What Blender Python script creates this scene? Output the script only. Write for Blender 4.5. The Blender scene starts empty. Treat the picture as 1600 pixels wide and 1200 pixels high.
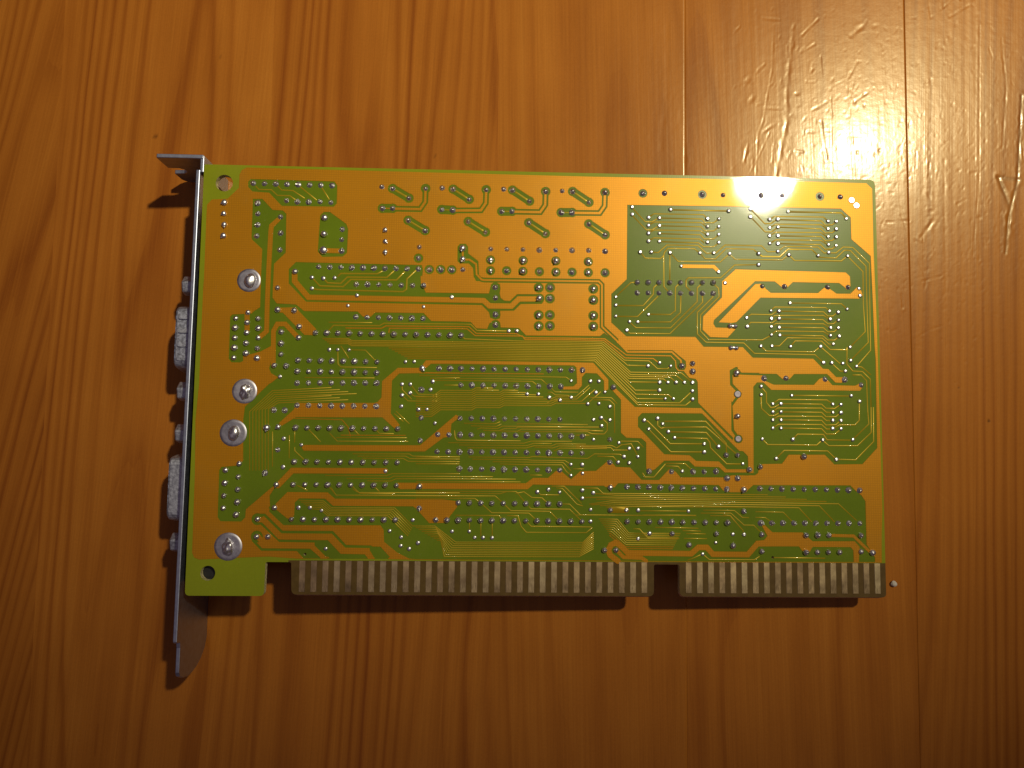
# An expansion card lying solder side up on a varnished pine table.
import bpy, bmesh, math, random
import numpy as np
from mathutils import Matrix, Vector
from mathutils.geometry import delaunay_2d_cdt

random.seed(7)
rng = np.random.default_rng(11)
sc = bpy.context.scene
COL = sc.collection
MM = 0.001

# ------------------------------------------------------------------ camera, light, exposure
CAM_LOC=(0.011858,0.002869,0.187697)
CAM_ROT=((0.999496,-0.009885,0.030177),(0.011805,0.997873,-0.064112),(-0.029479,0.064436,0.997486))
LENS=27.0450
CARD_LOC=(-0.067000,-0.033000,0.0)
CARD_ROT=((0.998022,-0.001037,0.062858),(-0.000000,0.999864,0.016498),(-0.062867,-0.016465,0.997886))
LAMP_LOC=(0.4559,0.4021,0.8801)
cd = bpy.data.cameras.new('camera'); cam = bpy.data.objects.new('camera', cd); COL.objects.link(cam)
cd.sensor_width = 36.0; cd.lens = LENS; cd.clip_start = 0.005; cd.clip_end = 20.0
M = Matrix(CAM_ROT).to_4x4(); M.translation = Vector(CAM_LOC); cam.matrix_world = M
sc.camera = cam

world = bpy.data.worlds.new('World'); sc.world = world; world.use_nodes = True
bg = world.node_tree.nodes['Background']
bg.inputs['Color'].default_value = (1.0, 0.64, 0.78, 1); bg.inputs['Strength'].default_value = 0.05

ld = bpy.data.lights.new('pendant_lamp', 'SPOT'); lamp = bpy.data.objects.new('pendant_lamp', ld); COL.objects.link(lamp)
ld.energy = 46.5; ld.color = (1.0, 0.90, 0.62); ld.shadow_soft_size = 0.021
ld.spot_size = math.radians(35); ld.spot_blend = 1.0
lamp.location = LAMP_LOC
lamp.rotation_euler = (Vector((0.045, 0.195, 0.0)) - Vector(LAMP_LOC)).to_track_quat('-Z', 'Y').to_euler()

# added weak cool fill lamp overhead, unseen, in place of ceiling bounce
cl = bpy.data.lights.new('overhead_fill', 'AREA'); fill_lamp = bpy.data.objects.new('overhead_fill', cl); COL.objects.link(fill_lamp)
cl.shape = 'DISK'; cl.size = 2.6; cl.energy = 1.35; cl.color = (0.95, 0.80, 1.0); fill_lamp.location = (0.0, 0.15, 1.6)

sc.render.engine = 'CYCLES'
sc.cycles.use_denoising = True
sc.cycles.max_bounces = 6
sc.view_settings.view_transform = 'Standard'; sc.view_settings.look = 'None'
sc.view_settings.exposure = 0.0; sc.view_settings.gamma = 1.0
sc.view_settings.use_curve_mapping = False

# ------------------------------------------------------------------ traced layout, millimetres
OPS = """
P -15.55 95.95 23.28 95.78 63.52 95.63 90.67 95.75 112.35 95.65 129.3 95.55 130.7 94.27 130.64 79.26 130.92 62.2 131.01 42.62 131.03 33.23 131.06 19.29 130.76 13.78 130.58 7.26 94.25 7.14 60.92 7.25 25.16 7.26 19.13 7.36 -0.99 7.33 -7.33 7.76 -8.9 7.7 -22.51 7.01 -23.58 7.4 -24.09 8.44 -24.25 25.81 -24.64 37.73 -24.2 45.82 -24.24 69.34 -24.13 66.95 -24.22 84.75 -24.18 87 -23.15 88.23 -19.62 88.5 -17.14 91.1 -17.12 94.21 -16.62 95.35
C -13.91 88.63 -11.73 88.68 -9.31 86.14 -6.99 86.05 -6.15 85.28 -5.97 76.18 -8.51 73.56 -8.56 67.51 -8.59 69.63 -8.58 65.76 -7.59 64.45 -3.25 64.28 -1.36 62.79 10.71 62.91 11.97 61.74 13.74 61.77 14.66 62.75 25.71 62.8 27.53 60.98 33.96 61 36.52 60.91 37.78 59.49 40.25 59.39 40.78 60.7 42.01 61.14 43.25 60.6 43.4 59.77 47.53 59.7 49.2 58.01 66.17 58.12 67.14 58.91 72.41 54.96 72.83 54.97 82.96 55.13 86.01 52.67 86.14 51.43 85.58 50.31 86.82 48.8 88.34 48.55 88.76 47.86 88.86 43.17 88.9 43.03 96.86 35.16 96.58 34.39 97.95 33.59 99.04 32.23 100.19 31.02 100.28 27.34 100.24 24.62 99.94 23.26 101.33 24.5 123.81 24.63 124.9 23.5 126.27 22.42 127.21 21.07 127.23 11.33 129.09 8.38 129.06 7.36 94.25 7.2 60.92 7.31 25.16 7.32 23.65 7.44 20.96 8.74 17.97 11.09 17.78 13.73 17.09 14.73 -4.41 14.62 -7.69 17.62 -7.45 18.46 -7.68 21.11 -6.31 23.38 -7.22 22.92 -12.72 18.02 -12.79 16.31 -13.67 15.3 -18.28 15.34 -18.92 16.26 -19.01 26.58 -18.51 27.38 -15.21 27.68 -13.8 28.76 -14.15 37.86 -13.87 40.83 -8.72 46.04 -8.02 46.46 -6.72 47.56 -8.36 48.49 -8.8 49.57 -8.46 51.21 -8.32 54.76 -10.82 53.36 -14.67 52.21 -14.63 51.12 -15.42 50.78 -17.29 50.81 -17.91 51.62 -17.98 61.19 -17.46 61.74 -13.17 62.04 -12.65 62.6 -11.33 63.5 -11.39 72.36 -11.35 76.91 -13.76 79.09 -13.89 79.65
C -15.15 92.56 -14.63 93.28 4.57 93.15 5.28 92.18 5.27 87.93 4.61 87.15 -7.3 87.09 -10.28 90.12 -14.11 90.32 -15.11 91.43
S 0.21 -13.34 91.61 -12.63 90.86 -9.76 90.84 -8.34 89.55 -5.47 89.53 -4.21 88.56
S 0.21 -8.28 91.72 -7.43 90.81 -4.83 90.76 -2.17 89.03
S 0.21 -3.22 91.7 0.58 88.67
S 0.21 1.72 91.67 3.46 88.88
C 1.52 85.02 2.31 85.89 3.82 85.92 3.96 85.78 7.6 83.18 8.04 82.06 7.93 76.45 7 75.54 2.36 75.36 2.08 75.64 1.24 76.6
S 1.07 3.14 76.86 6.55 76.84
S 1.02 -8 83.83 -9.45 82.4 -9.54 81.14 -9.71 72.39 -9.74 64.08 -9.65 58.03 -11.21 56.58
S 1.02 -7.89 50.4 -8.12 58.06 -7.29 59.72 -5.53 59.75 -2.4 56.56
P -7.42 63.43 -3.23 63.59 -2.61 62.77 1.39 58.76 1.6 57.94 0.76 57.29 -1.13 57.35 -6.16 62.35 -7.38 62.33
S 1.07 -14.18 61.8 -14.02 57.69
C -5.2 72.38 -3.63 74.08 25.07 73.94 25.37 72.97 25.26 71.43 24.85 71.28 24.97 69.6 26.17 67.54 33.85 67.59 40.55 67.6 40.94 69.34 41.34 69.85 43 69.88 43.23 68.82 43.03 67.7 43.32 66.59 44.15 65.99 45.39 65.93 47.03 67.55 52.14 67.64 52.98 67.32 53.13 65.92 52.72 65.36 47.88 65.22 46.38 63.66 43.22 63.58 43.15 61.85 42.28 61.56 40.9 61.95 40.61 63.2 38.93 64.84 31.24 64.84 -1.02 64.92 -5.09 69.05
S 1.21 -3.81 71.3 -3.75 69.63 -0.51 65.95 33.88 65.95 39.39 65.91 40.72 64.7 45.76 64.73 47.46 66.44 52.01 66.52
S 0.27 6 70.92 6.66 71.63 14.98 71.71 16.06 72.37
S 0.27 2.74 70.45 3.73 69.35 6.72 69.32 8.18 70.83 17.19 70.91 18.66 72.42
S 0.27 0.16 70.54 1.98 68.63 7.29 68.58 9.01 70.28 19.39 70.34 21.13 72.33
S 0.27 0.24 68.04 1.33 67.78 20.96 67.66 21.71 68.29 21.71 70.66 23.73 72.65
X 2.04 17.97 91.76 21.76 89.57
X 2.04 21.73 84.33 25.64 82.01
X 2.14 15.74 87.03 18.09 87.08
X 1.39 25.58 91.93 25.53 88.74 24.44 87.02 18.36 87
O 1.15 17.97 91.76
O 1.15 21.76 89.57
O 1.15 21.73 84.33
O 1.15 25.64 82.01
O 1.15 25.58 91.93
O 1.15 15.74 87.03
O 1.15 18.09 87.08
S 0.38 17.97 91.76 21.76 89.57
S 0.38 21.73 84.33 25.64 82.01
S 0.21 15.74 87.03 18.09 87.08
S 0.54 25.58 91.93 25.53 88.74 24.44 87.02 18.36 87
X 2.04 31.96 91.93 35.69 89.59
X 2.04 35.56 84.34 39.55 81.93
X 2.14 29.41 87.04 31.91 86.95
X 1.39 39.61 91.96 39.54 88.77 38.43 87.04 32.19 86.87
O 1.15 31.96 91.93
O 1.15 35.69 89.59
O 1.15 35.56 84.34
O 1.15 39.55 81.93
O 1.15 39.61 91.96
O 1.15 29.41 87.04
O 1.15 31.91 86.95
S 0.38 31.96 91.93 35.69 89.59
S 0.38 35.56 84.34 39.55 81.93
S 0.21 29.41 87.04 31.91 86.95
S 0.54 39.61 91.96 39.54 88.77 38.43 87.04 32.19 86.87
X 2.04 45.74 92.01 49.68 89.48
X 2.04 49.59 84.35 53.43 81.88
X 2.14 43.29 86.92 45.66 86.97
X 1.39 53.43 91.85 53.34 88.64 52.21 86.91 45.94 86.89
O 1.15 45.74 92.01
O 1.15 49.68 89.48
O 1.15 49.59 84.35
O 1.15 53.43 81.88
O 1.15 53.43 91.85
O 1.15 43.29 86.92
O 1.15 45.66 86.97
S 0.38 45.74 92.01 49.68 89.48
S 0.38 49.59 84.35 53.43 81.88
S 0.21 43.29 86.92 45.66 86.97
S 0.54 53.43 91.85 53.34 88.64 52.21 86.91 45.94 86.89
X 2.04 59.74 91.99 63.54 89.5
X 2.04 63.55 84.36 67.34 81.88
X 2.14 57.1 86.93 59.62 86.99
X 1.39 67.32 91.93 67.22 88.72 66.07 86.98 59.9 86.91
O 1.15 59.74 91.99
O 1.15 63.54 89.5
O 1.15 63.55 84.36
O 1.15 67.34 81.88
O 1.15 67.32 91.93
O 1.15 57.1 86.93
O 1.15 59.62 86.99
S 0.38 59.74 91.99 63.54 89.5
S 0.38 63.55 84.36 67.34 81.88
S 0.21 57.1 86.93 59.62 86.99
S 0.54 67.32 91.93 67.22 88.72 66.07 86.98 59.9 86.91
O 1.12 24.26 75.51
O 1.12 26.79 72.9
O 1.12 29.4 72.95
O 1.12 31.93 72.94
C 33.16 78.36 33.7 79.07 35.08 79.1 35.65 78.41 35.67 76.86 38.05 75.08 38.23 71.86 38.93 71.22 40.31 71.19 40.32 70.41 37.57 70.39 37 71.41 36.83 73.37 35.85 74.47 33.78 74.43 33.22 74.98
X 1.12 38.8 70.8 39.4 70.68 65.87 70.86 66.65 70.09 66.67 60.3 69.92 57.29
S 0.38 34.41 77.82 34.45 75.37 35.97 75.4 37.51 74.37 37.68 71.98 38.8 70.8 39.4 70.68 65.87 70.86 66.65 70.09 66.67 60.3 69.92 57.29
O 1.1 40.81 75.41
O 1.1 48.34 75.42
O 1.1 55.92 75.48
O 1.1 63.44 75.43
O 1.1 40.84 72.89
O 1.1 44.57 72.96
O 1.1 44.57 72.96
O 1.1 48.31 72.89
O 1.1 52.14 72.88
O 1.1 55.94 72.84
O 1.1 59.69 72.91
O 1.1 63.45 72.89
O 1.1 67.35 72.91
O 1.18 41.99 69.02
O 1.18 51.99 69.12
O 1.18 54.62 69.17
O 1.18 64.62 69.07
O 1.18 54.59 66.65
O 1.18 64.63 66.46
O 1.18 42.13 62.72
O 1.18 52.05 62.75
O 1.18 54.61 62.82
O 1.18 64.64 62.83
O 1.18 42.16 60.31
O 1.18 52.07 60.19
O 1.18 54.63 60.29
O 1.18 64.64 60.32
O 1.18 52.15 66.61
S 1.15 47.46 66.44 52.01 66.52
S 0.21 8.11 59.05 16.25 59.11 17.19 59.67 33.98 59.81 36.13 59.79 37.79 58.3 46.99 58.36 48.93 57.45 58.85 57.55 67.31 57.52 72.27 53.85 82.54 53.81 83.65 52.64 83.78 51.11 84.33 50.43 85.72 50.45
S 0.21 17.91 58.11 18.02 59.13 33.99 59.34 35.72 59.29 37.53 57.77 48.37 57.86 48.93 57.06 58.85 57.16 67.13 57.13 71.99 53.16 78.51 53.12 79.75 52.16
S 0.21 34.38 57.83 35.21 56.96 48.93 56.66 58.85 56.77 66.95 56.73 71.85 52.6 77.54 52.55 79.47 50.77 81.83 50.81 82.53 51.51
S 0.21 3.04 56.55 8.72 56.64 9.54 56.16 17.95 56.24 48.94 56.27 58.85 56.37 66.76 56.33 72.55 51.45 77.25 51.43
S 0.21 3.53 56.18 8.73 56.26 9.55 55.78 17.96 55.85 48.94 55.88 58.86 55.98 66.58 55.93 73.24 49.85 85.02 49.89 87.5 47.71
S 0.21 4.03 55.8 8.74 55.87 9.56 55.39 17.97 55.47 48.95 55.49 58.86 55.59 66.4 55.54 73.24 49.3 83.77 49.31 85.7 47.76
S 0.21 4.53 55.42 8.75 55.49 9.58 55.01 17.98 55.09 48.95 55.09 58.86 55.19 66.22 55.14 73.01 48.88 82.38 48.88 83.76 47.74
S 0.21 17.99 54.62 48.95 54.7 58.86 54.8 66.04 54.74 72.82 48.41 80.85 48.44 81.81 47.71
S 0.21 18.71 54.24 48.96 54.31 58.86 54.41 65.86 54.35 72.96 47.64 79.87 47.66
S 0.21 19.42 53.86 48.96 53.92 58.87 54.01 65.67 53.95 74.34 45.73 79.87 45.81
S 0.21 20.14 53.48 48.96 53.52 58.87 53.62 65.49 53.56 74.47 44.82 81.94 44.82 83.04 43.92
S 0.21 20.85 53.1 48.97 53.13 58.87 53.23 65.31 53.16 74.61 43.81 81.24 43.9
S 0.21 21.57 52.72 48.97 52.74 58.87 52.84 65.13 52.76 74.74 42.93 84.56 42.98 87.35 45.63
S 0.21 22.28 52.34 48.98 52.35 58.87 52.44 64.95 52.37 74.88 42.38 85.94 42.45 87.47 43.7
S 0.38 69.92 57.29 72.55 54.55 82.82 54.71 84.9 52.79 85.03 51.69
S 0.21 4.33 58.44 5.38 59.64 15.83 59.73 16.77 60.3 33.97 60.37 36.53 60.35 37.92 58.94 44.78 58.96
S 0.16 4.27 60.31 14.04 60.39
P 25.02 50.16 20.14 50.09 16.69 47.03 16.64 43.35 15.73 42.26 15.06 42.06 -2.14 41.83 -3.03 40.25 -6.13 37.25 -5.45 36.72 -2.44 38.64 16.89 38.88 19.78 36.35 20.84 37.17 18.76 39.72 18.85 47.2 20.43 48.86 25.45 49.02
P 25.29 50.25 26.48 51.92 34.11 51.98 64.67 51.94 68.12 48.12 68.13 45.92 67.16 45.36 67.16 47.83 65.5 49.52 62.88 49.57 62.06 48.59 62.07 46.66 61.25 45.77 57.81 45.72 57.81 46.33 60.14 46.42 60.97 47.2 60.81 50.78 60.26 51.27 31.49 51.22 27.58 51.19 26.78 50.41 25.71 49.71
P 69.55 46.4 74.24 41.93 89.45 41.85 96.85 34.4 97.95 33.59 99.32 32.65 100.56 32.11 100.41 31.1 99.04 32.18 98.21 32.22 89.71 40.67 75.89 40.58 74.92 39.61 74.92 37.42 80.95 31.22 86.73 31.06 88.24 29.8 93.48 29.72 95.26 27.97 100.37 28.02 100.36 27.34 94.83 27.28 93.47 28.49 87.95 28.57 86.59 29.84 80.94 29.8 78.74 27.8 77.23 27.24 76.82 28.19 76.84 33.89 75.74 34.83 72.3 34.93 71.07 36.01 71.07 43.53 69 45.79
P 20.47 24.2 34.57 24.26 49.48 24.35 51.1 25.58 54.49 25.61 56.24 27.16 57.61 27.04 59.66 25.31 61.83 27.22 65.37 27.31 67.92 29.45 69.29 28.92 69.83 28.25 73.12 28.15 75.72 25.39 79.69 25.37 82.03 27.83 83.54 27.31 84.63 26.02 94.82 26.12 96.48 26.62 102.01 26.6 102.45 28.59 103.71 29.28 103.61 28.55 103.55 24.74 101.06 24.58 100.6 24.49 99.75 22.86 96.02 22.82 94.38 23.21 93.42 24.42 70.38 24.61 69.56 23.65 67.52 23.77 67.11 24.03 60.84 23.98 51.11 24.15 49.9 23.06 24.83 22.88 21.3 22.8 20.35 23.59
P -0.88 31.93 -0.36 32.42 25.52 32.63 33.5 39.63 34.33 39.1 32.45 37.58 32.35 35.55 31.97 34.6 30.75 34.45 26.63 31.3 -0.45 31.19
S 1.21 -5.91 23.34 -2.83 26.7 17.86 26.83
P -6.16 19.36 -3.73 21.9 5.17 21.9 6.81 20.53 30.87 20.59 33.61 20.29 34.15 19.84 34.04 18.91 32.2 16.5 31.68 15.43 27.93 15.35 24.92 18.56 24.2 19.04 6.45 18.99 4.68 20.57 -1.04 20.59 -2.07 19.66 -2.1 16.88 -2.6 15.82 -3.67 16.2 -6.39 18.3
X 0.64 -10.56 16.81 -8.58 16.82 -4.62 13.11 6.5 13.12 9.5 10.08 15.08 10.01
C 14.81 10.12 17.2 10.08 19.38 7.81 18.86 7.35 16.08 7.34 15.66 7.91 14.83 9.22
X 0.59 -9.44 15.1 -5.08 11.19 3.64 11.12 5.23 11.13
C 2.59 11.09 5.49 11.47 8.49 8.44 13.79 8.37 14.61 7.38 7.46 7.33 5.61 7.37 2.61 10.19
X 0.59 -10.41 12.73 -10.88 11.15 -8.96 9.25 1.59 9.24 3.76 7.42
C -1.45 9.11 1.72 9.34 3.89 7.36 0.33 7.34
X 0.59 -7.45 18.46 -3.89 14.85
O 1.34 -10.13 15.89
O 1.34 -10.12 12.07
S 1.12 -9.99 15.76 -8.81 15.77 -5.11 12.11 -3.79 12.12
S 1.12 -9.86 12.07 -8.48 10.38 -6.36 10.18
S 1.29 68.61 18.54 72.29 18.57
S 1.21 70.39 7.21 68.62 8.52 68.22 9.58 68.76 10.79 69.84 11.33 70.93 10.67 72.56 9.08 86.98 8.96 88.63 10.39 90.54 10.4 91.89 8.89 99.01 8.86 99.88 8.86 102.11 11.31 105.27 11.34
P 101.71 11.9 103.63 12.1 104.47 13.05 103.27 15.19 103.82 15.46 105.59 13.86 112.48 13.86 114.79 11.91 124.47 11.98 125.55 10.78 125.32 7.34 124.16 7.33 124.14 9.96 123.47 10.71 114.76 10.7 114.05 9.63 113.21 9.08 112.27 9.88 111.59 10.79 102.24 10.73
S 0.8 69.98 9.73 71.61 8.09 75.68 7.98 76.76 7.3
S 0.64 118.55 13.29 124.23 13.19 128.15 9.45
S 0.16 89.57 8.93 91.06 7.66 101.46 7.72 102.57 8.48
S 0.16 86.15 7.52 87.79 8.12 89.57 8.93
S 0.16 105.22 8.23 117.61 8.17
C 72.53 89.12 95.15 89.29 123.11 89.32 125.41 87.21 125.45 82.03 129.93 78.1 130.14 67.85 130.31 56.56 130.46 53.76 130.27 33.22 126.73 29.48 120.16 29.33 117.98 31.52 109.62 31.43 108.06 29.36 103.06 29.23 102.48 27.18 101.78 26.68 94.46 26.61 94.46 27.15 101.43 27.22 101.65 46.94 102.65 48.11 103.63 48.35 104.06 49.19 103.93 49.57 98.9 49.67 98.34 50.08 99.18 50.03 107.15 50.01 108.26 49.03 109.23 48.43 110.36 49.06 111.22 50.04 118.95 50.15 120.87 48.18 122.28 48.14 122.99 48.62 122.73 49.45 121.04 49.43 119.25 51.27 117.99 51.34 115.78 53.62 101.61 53.66 99.31 56.08 90.22 56.02 88.28 58.28 72.27 58.16 68.8 61.31 68.8 68.02 68.89 68.07 72.38 71.51
P 94.67 71.36 97.8 74.2 97.8 74.29 123.89 74.05 124.86 73.15 124.94 70.59 124.07 70.01 123.52 70.57 122.26 71.54 111.33 71.56 110.04 70.32 108.62 70.35 107.09 71.63 102.34 71.6 102.47 71.66 92.65 62.27 92.51 61.42 93.06 60.54 96.14 60.5 97.68 60.25 95.83 58.26 91.78 58.33 90.03 59.98 90.14 63.06 94.62 67.64 94.71 71.17
P 93.77 61.78 102.46 70.89 104.3 71.01 104.8 69.94 106.06 68.89 117.24 69.04 118.68 70.34 119.82 70.22 121.63 68.97 124.9 69.03 126.51 70.62 127.48 69.79 127.74 68.66 126.87 67.93 103.64 67.75 98.07 62.08 97.84 61.88 96.85 61.69
P 98.89 49.34 103.78 49.41 104.33 48.36 106.41 47.47 115.8 47.55 117.09 48.96 118.37 49.39 119.33 48.43 120.15 47.53 125.5 47.49 126.93 48.26 127.33 47.43 126.6 46.39 105.83 46.3 104.04 47.99 101.67 47.96 98.89 48.84
X 0.64 97.8 51.18 96.53 50.47 96.58 47.42 98.56 45.37 96.72 42.86 96.64 43 96.74 36.95 98.15 34.91
X 0.43 97.8 50.9 98.9 49.95 103.09 49.95
O 1.02 97.79 50.07
O 0.91 98 45.17
O 1.02 98.01 34.91
S 0.54 98.06 49.8 98.89 49.11
S 0.21 73.66 88.43 76.75 85.16 78.29 85.19 79.85 86.08
S 0.21 73.65 86.72 77.02 83.22 78.29 83.3 79.84 84.19
S 0.21 77.88 86.52 78.86 87.12 90.45 87.16 91.29 86.32
S 0.21 80.07 86.14 90.16 86.13 90.71 85.22 92.84 85.27 93.84 86
S 0.21 77.73 84.52 79 85.17 90.01 85.26 90.99 84.37
S 0.21 80.07 84.28 89.86 84.26 90.7 83.28 92.82 83.32 93.82 84.14
S 0.21 77.72 82.67 78.85 83.26 89.85 83.29 90.97 82.46
S 0.21 80.06 82.43 89.7 82.34 90.54 81.36 92.8 81.41 93.8 82.23
S 0.21 77.72 80.82 78.84 81.41 89.55 81.34 90.53 80.45
S 0.21 80.05 80.52 89.26 80.42 90.38 79.51 92.78 79.56 93.78 80.29
S 0.21 78.13 77.98 79.81 77.93 81.79 79.76 89.11 79.77 91.07 77.96 92.76 78.07
S 0.21 75.6 77.93 76.72 76.54 80.37 76.52 81.07 77.33 81.22 78.04 82.07 79 88.26 79.04 89.38 78.06
S 0.21 82.48 77.93 82.45 71.56
S 0.21 81.07 77.19 81.04 69.98 82.02 68.87
S 0.21 82.9 77.51 84.44 75.92 94.3 75.97 96.43 77.92
S 0.21 96.49 77.92 97.83 76.67 108.87 76.74 110.46 78
S 0.21 89.52 78.01 90.78 76.67 93.17 76.66 95.74 79.19 102.11 79.17 103.37 78.11
S 0.21 103.37 78.06 104.07 77.5 108.46 77.44 110.34 79.34 112.9 79.24
S 0.21 92.76 78.07 93.33 78.09 95.47 80.04 104.11 80.01 105.5 78.61 107.91 78.72
S 0.21 103.33 75.49 97.67 75.33 94.4 72.26 86.8 72.12 86.24 71.49 86.23 70.07 87.34 68.97
S 0.21 74.75 70.85 73.35 70.74 69.87 67.39
S 0.21 79.92 70.81 78.66 69.65 78.6 68.11 76.27 65.4 69.87 65.29
S 0.29 82.68 88.14 96.41 88.15
S 0.8 85.42 74.81 92.73 74.86 93.71 73.89
S 0.21 79.68 67.66 74.92 62.81 69.91 62.78
S 0.21 84.96 70.99 83.75 69.84 83.72 64.36 82.59 63.41 77.43 63.41
S 0.21 85 68.03 84.91 63.96 82.58 61.68 74.92 61.55
S 0.21 90.07 70.95 88.85 69.79 88.83 66.55 82.58 60.28 74.5 60.2 73.03 61.52
S 0.21 90.05 68.12 90.09 66.43 82.43 58.94 73.11 58.87 72.41 59.55
S 0.21 92.6 70.85 93.85 69.74 93.97 67.77 89.58 63.48 89.47 59.69 91.35 57.71 103.96 57.83 106.08 58.98
S 0.21 92.57 68.03 92.43 67.6 88.8 64.02 88.76 58.98 90.79 57.06 99.6 57.06 102.09 54.59
S 0.21 110.54 66.6 122.71 66.64 123.96 65.47
S 0.21 105.99 64.68 106.99 65.6 119.01 65.67 119.84 64.84
S 0.21 107.96 64.63 118.42 64.67 119.39 63.7 120.66 63.72 121.82 64.65
S 0.21 100.33 62.96 101.47 63.82 106.25 63.76 107.54 64.63
S 0.21 106.1 62.86 106.96 63.63 118.4 63.83 119.79 62.92
S 0.21 107.93 62.8 118.24 62.84 119.35 61.87 120.76 61.89 121.77 62.75
S 0.21 100.45 60.91 101.3 61.91 106.37 61.88 107.65 62.8
S 0.21 106.07 60.95 107.21 61.75 118.36 61.85 119.75 60.95
S 0.21 107.9 60.84 118.34 60.92 119.31 59.98 120.86 60.01 121.87 60.92
S 0.21 106.04 59.07 107.18 59.98 118.32 60.02 119.71 59.12
S 0.21 108.01 59.01 118.15 59.04 119.26 58.02 120.96 58.04 121.97 58.96
S 0.21 106.14 56.46 107.96 56.49 109.83 58.43 118 58.47 119.52 57.09 120.51 57.05
S 0.21 110.49 56.39 111.64 57.73 117.84 57.77 119.78 55.84 123.87 55.84
S 0.21 123.8 56.46 123.65 52.54 125.02 50.88 127.28 50.83 129.07 49.13 129.09 42.59
S 0.21 103.53 56.42 104.85 55.24 115.96 55.22 117.54 56.5
S 0.21 117.54 56.5 121.96 52.65 122.67 52.66
S 0.21 102.04 54.64 116.23 54.58 118.16 52.74
S 0.21 119.99 52.76 122.06 50.84 123.19 50.86
S 0.21 125 49.99 126.97 50.02 128.21 48.7 128.29 41.2
S 0.21 125.9 52.01 127.16 51.89 129.24 50.11
S 0.21 124.41 78 128.03 74.35 127.91 66.68 128.23 60.18 124.51 56.47
S 0.21 117.42 77.57 121.69 77.43 123.73 79.36 125.16 79.3 128.78 75.65 128.77 66.69 128.87 57.66 124.52 53.33
S 0.21 107.91 78.67 109.5 79.99 117.47 80 118.86 78.6 121.71 78.66 123.46 80.12 125.75 80.08 129.6 76.38 129.45 66.7 129.39 55.84 125.9 52.01
S 0.21 128.3 41.47 128.51 38.71 124.77 35.22
S 0.21 129.09 42.59 129.02 36.78 125.71 33.66 119 33.59 117.58 34.86
S 0.21 129.65 42.6 129.53 34.72 125.21 30.42 120.66 30.51 118.7 32.4 108.67 32.43 106.69 30.55
S 0.21 103.47 46.96 104.7 45.59 104.67 43.38 105.63 42.15 106.61 42.3 107.73 43.01
S 0.21 103.44 45.02 103.48 41.98 105.32 40.3 106.57 40.37 107.7 41.07
S 0.21 110.57 45.06 124.51 45.11
S 0.21 106.12 43.07 107.61 44.11 118.81 44.12 119.92 43.25
S 0.21 108.02 43.09 117.53 43.13 118.49 42.18 120.59 42.15 121.88 43.05
S 0.21 106.09 41.19 107.3 42.12 117.51 42.22 118.56 41.27 120.1 41.23
S 0.21 107.98 41.21 117.49 41.25 118.45 40.24 120.83 40.27 121.83 41.17
S 0.21 106.06 39.4 107.41 40.24 117.47 40.31 118.51 39.36 119.97 39.38
S 0.21 107.95 39.37 117.45 39.4 118.41 38.31 120.79 38.42 121.79 39.32
S 0.21 106.03 37.47 107.38 38.37 117.43 38.44 118.53 37.4 120.07 37.45
S 0.21 107.92 37.5 117.41 37.47 118.5 36.25 120.46 36.27 121.88 37.39
S 0.21 120.21 37.64 121.63 38.41 125.27 38.45 126.28 39.51 126.39 43.67
S 0.21 110.61 34.97 111.8 36.17 117.8 36.18 118.61 34.93 124.49 34.94
S 0.21 103.57 34.97 104.8 33.7 116.21 33.69 117.49 34.86
S 0.24 101.67 88.71 104.9 85.33 106.32 85.36 107.61 86.25
S 0.24 101.65 86.84 105.01 83.33 106.43 83.36 107.87 84.39
S 0.24 106.05 86.3 107.34 87.11 118.91 87.21 119.89 86.28
S 0.24 108.04 86.35 118.46 86.25 119.29 85.2 121.01 85.38 121.89 86.12
S 0.24 106.02 84.35 107.6 85.25 118.44 85.33 119.7 84.35
S 0.24 108.01 84.54 118.27 84.38 119.25 83.34 120.97 83.51 121.84 84.25
S 0.24 105.99 82.43 107.42 83.32 118.25 83.46 119.66 82.48
S 0.24 107.98 82.47 118.23 82.54 119.21 81.47 120.93 81.65 121.8 82.38
S 0.24 106.04 80.63 107.54 81.52 118.21 81.59 119.76 80.62
S 0.24 107.95 80.61 118.05 80.59 119.17 79.46 120.88 79.64 121.75 80.38
S 0.24 103.51 78.01 104.35 77.52 108.32 77.54 110.34 79.37 116.03 79.35 117.42 77.94
S 0.24 110.46 78.01 111.85 76.66 122.95 76.77 124.41 78
S 0.32 110.58 88.27 123.23 88.31 124.34 86.95
O 1.07 76.2 91.93
O 1.07 90.21 91.96
O 1.07 104.15 92.13
O 1.07 118.15 92.1
o 0.75 125.74 91.4
o 0.75 126.86 90.13
S 0.24 81.12 38.73 90.53 38.84 95.19 33.97 95.3 31.65
S 0.24 80.98 37.35 90.65 37.55 97.65 31.4
S 0.24 82.08 36.36 90.64 36.29 93.38 33.13
S 0.24 83.45 35.01 90.77 34.93 91.45 34.06 91.58 32.83 95.27 29.19 98.86 29.23
S 0.24 76.44 38.94 77.26 38.68 82.34 33.63 90.07 33.72
S 0.24 77.39 36.9 82.47 31.78 90.05 31.86
S 0.19 79.47 39.39 79.46 37.75 80.29 37.07 80.98 37.35
S 0.19 81.35 29.18 85.75 29.15 87.53 27.48
S 0.19 81.35 28.59 84.1 28.53 85.06 27.46
S 0.19 75.99 26.96 76.54 26.02 78.6 26.04 81.22 29.05
S 0.16 70.52 33.82 71.2 34.1 74.91 34.09 76.15 32.8
S 0.16 60.8 32.57 68.74 32.58 69.29 32.04 72.85 32.08
S 0.16 60.8 33.03 69.01 33.04 70.11 32.51 71.2 33.28 73.4 33.53 74.91 30.74
S 0.16 64.91 31.18 70.79 31.11 71.75 30.57
S 0.16 65.73 30.64 69.29 30.55 70.38 29.34
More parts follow.
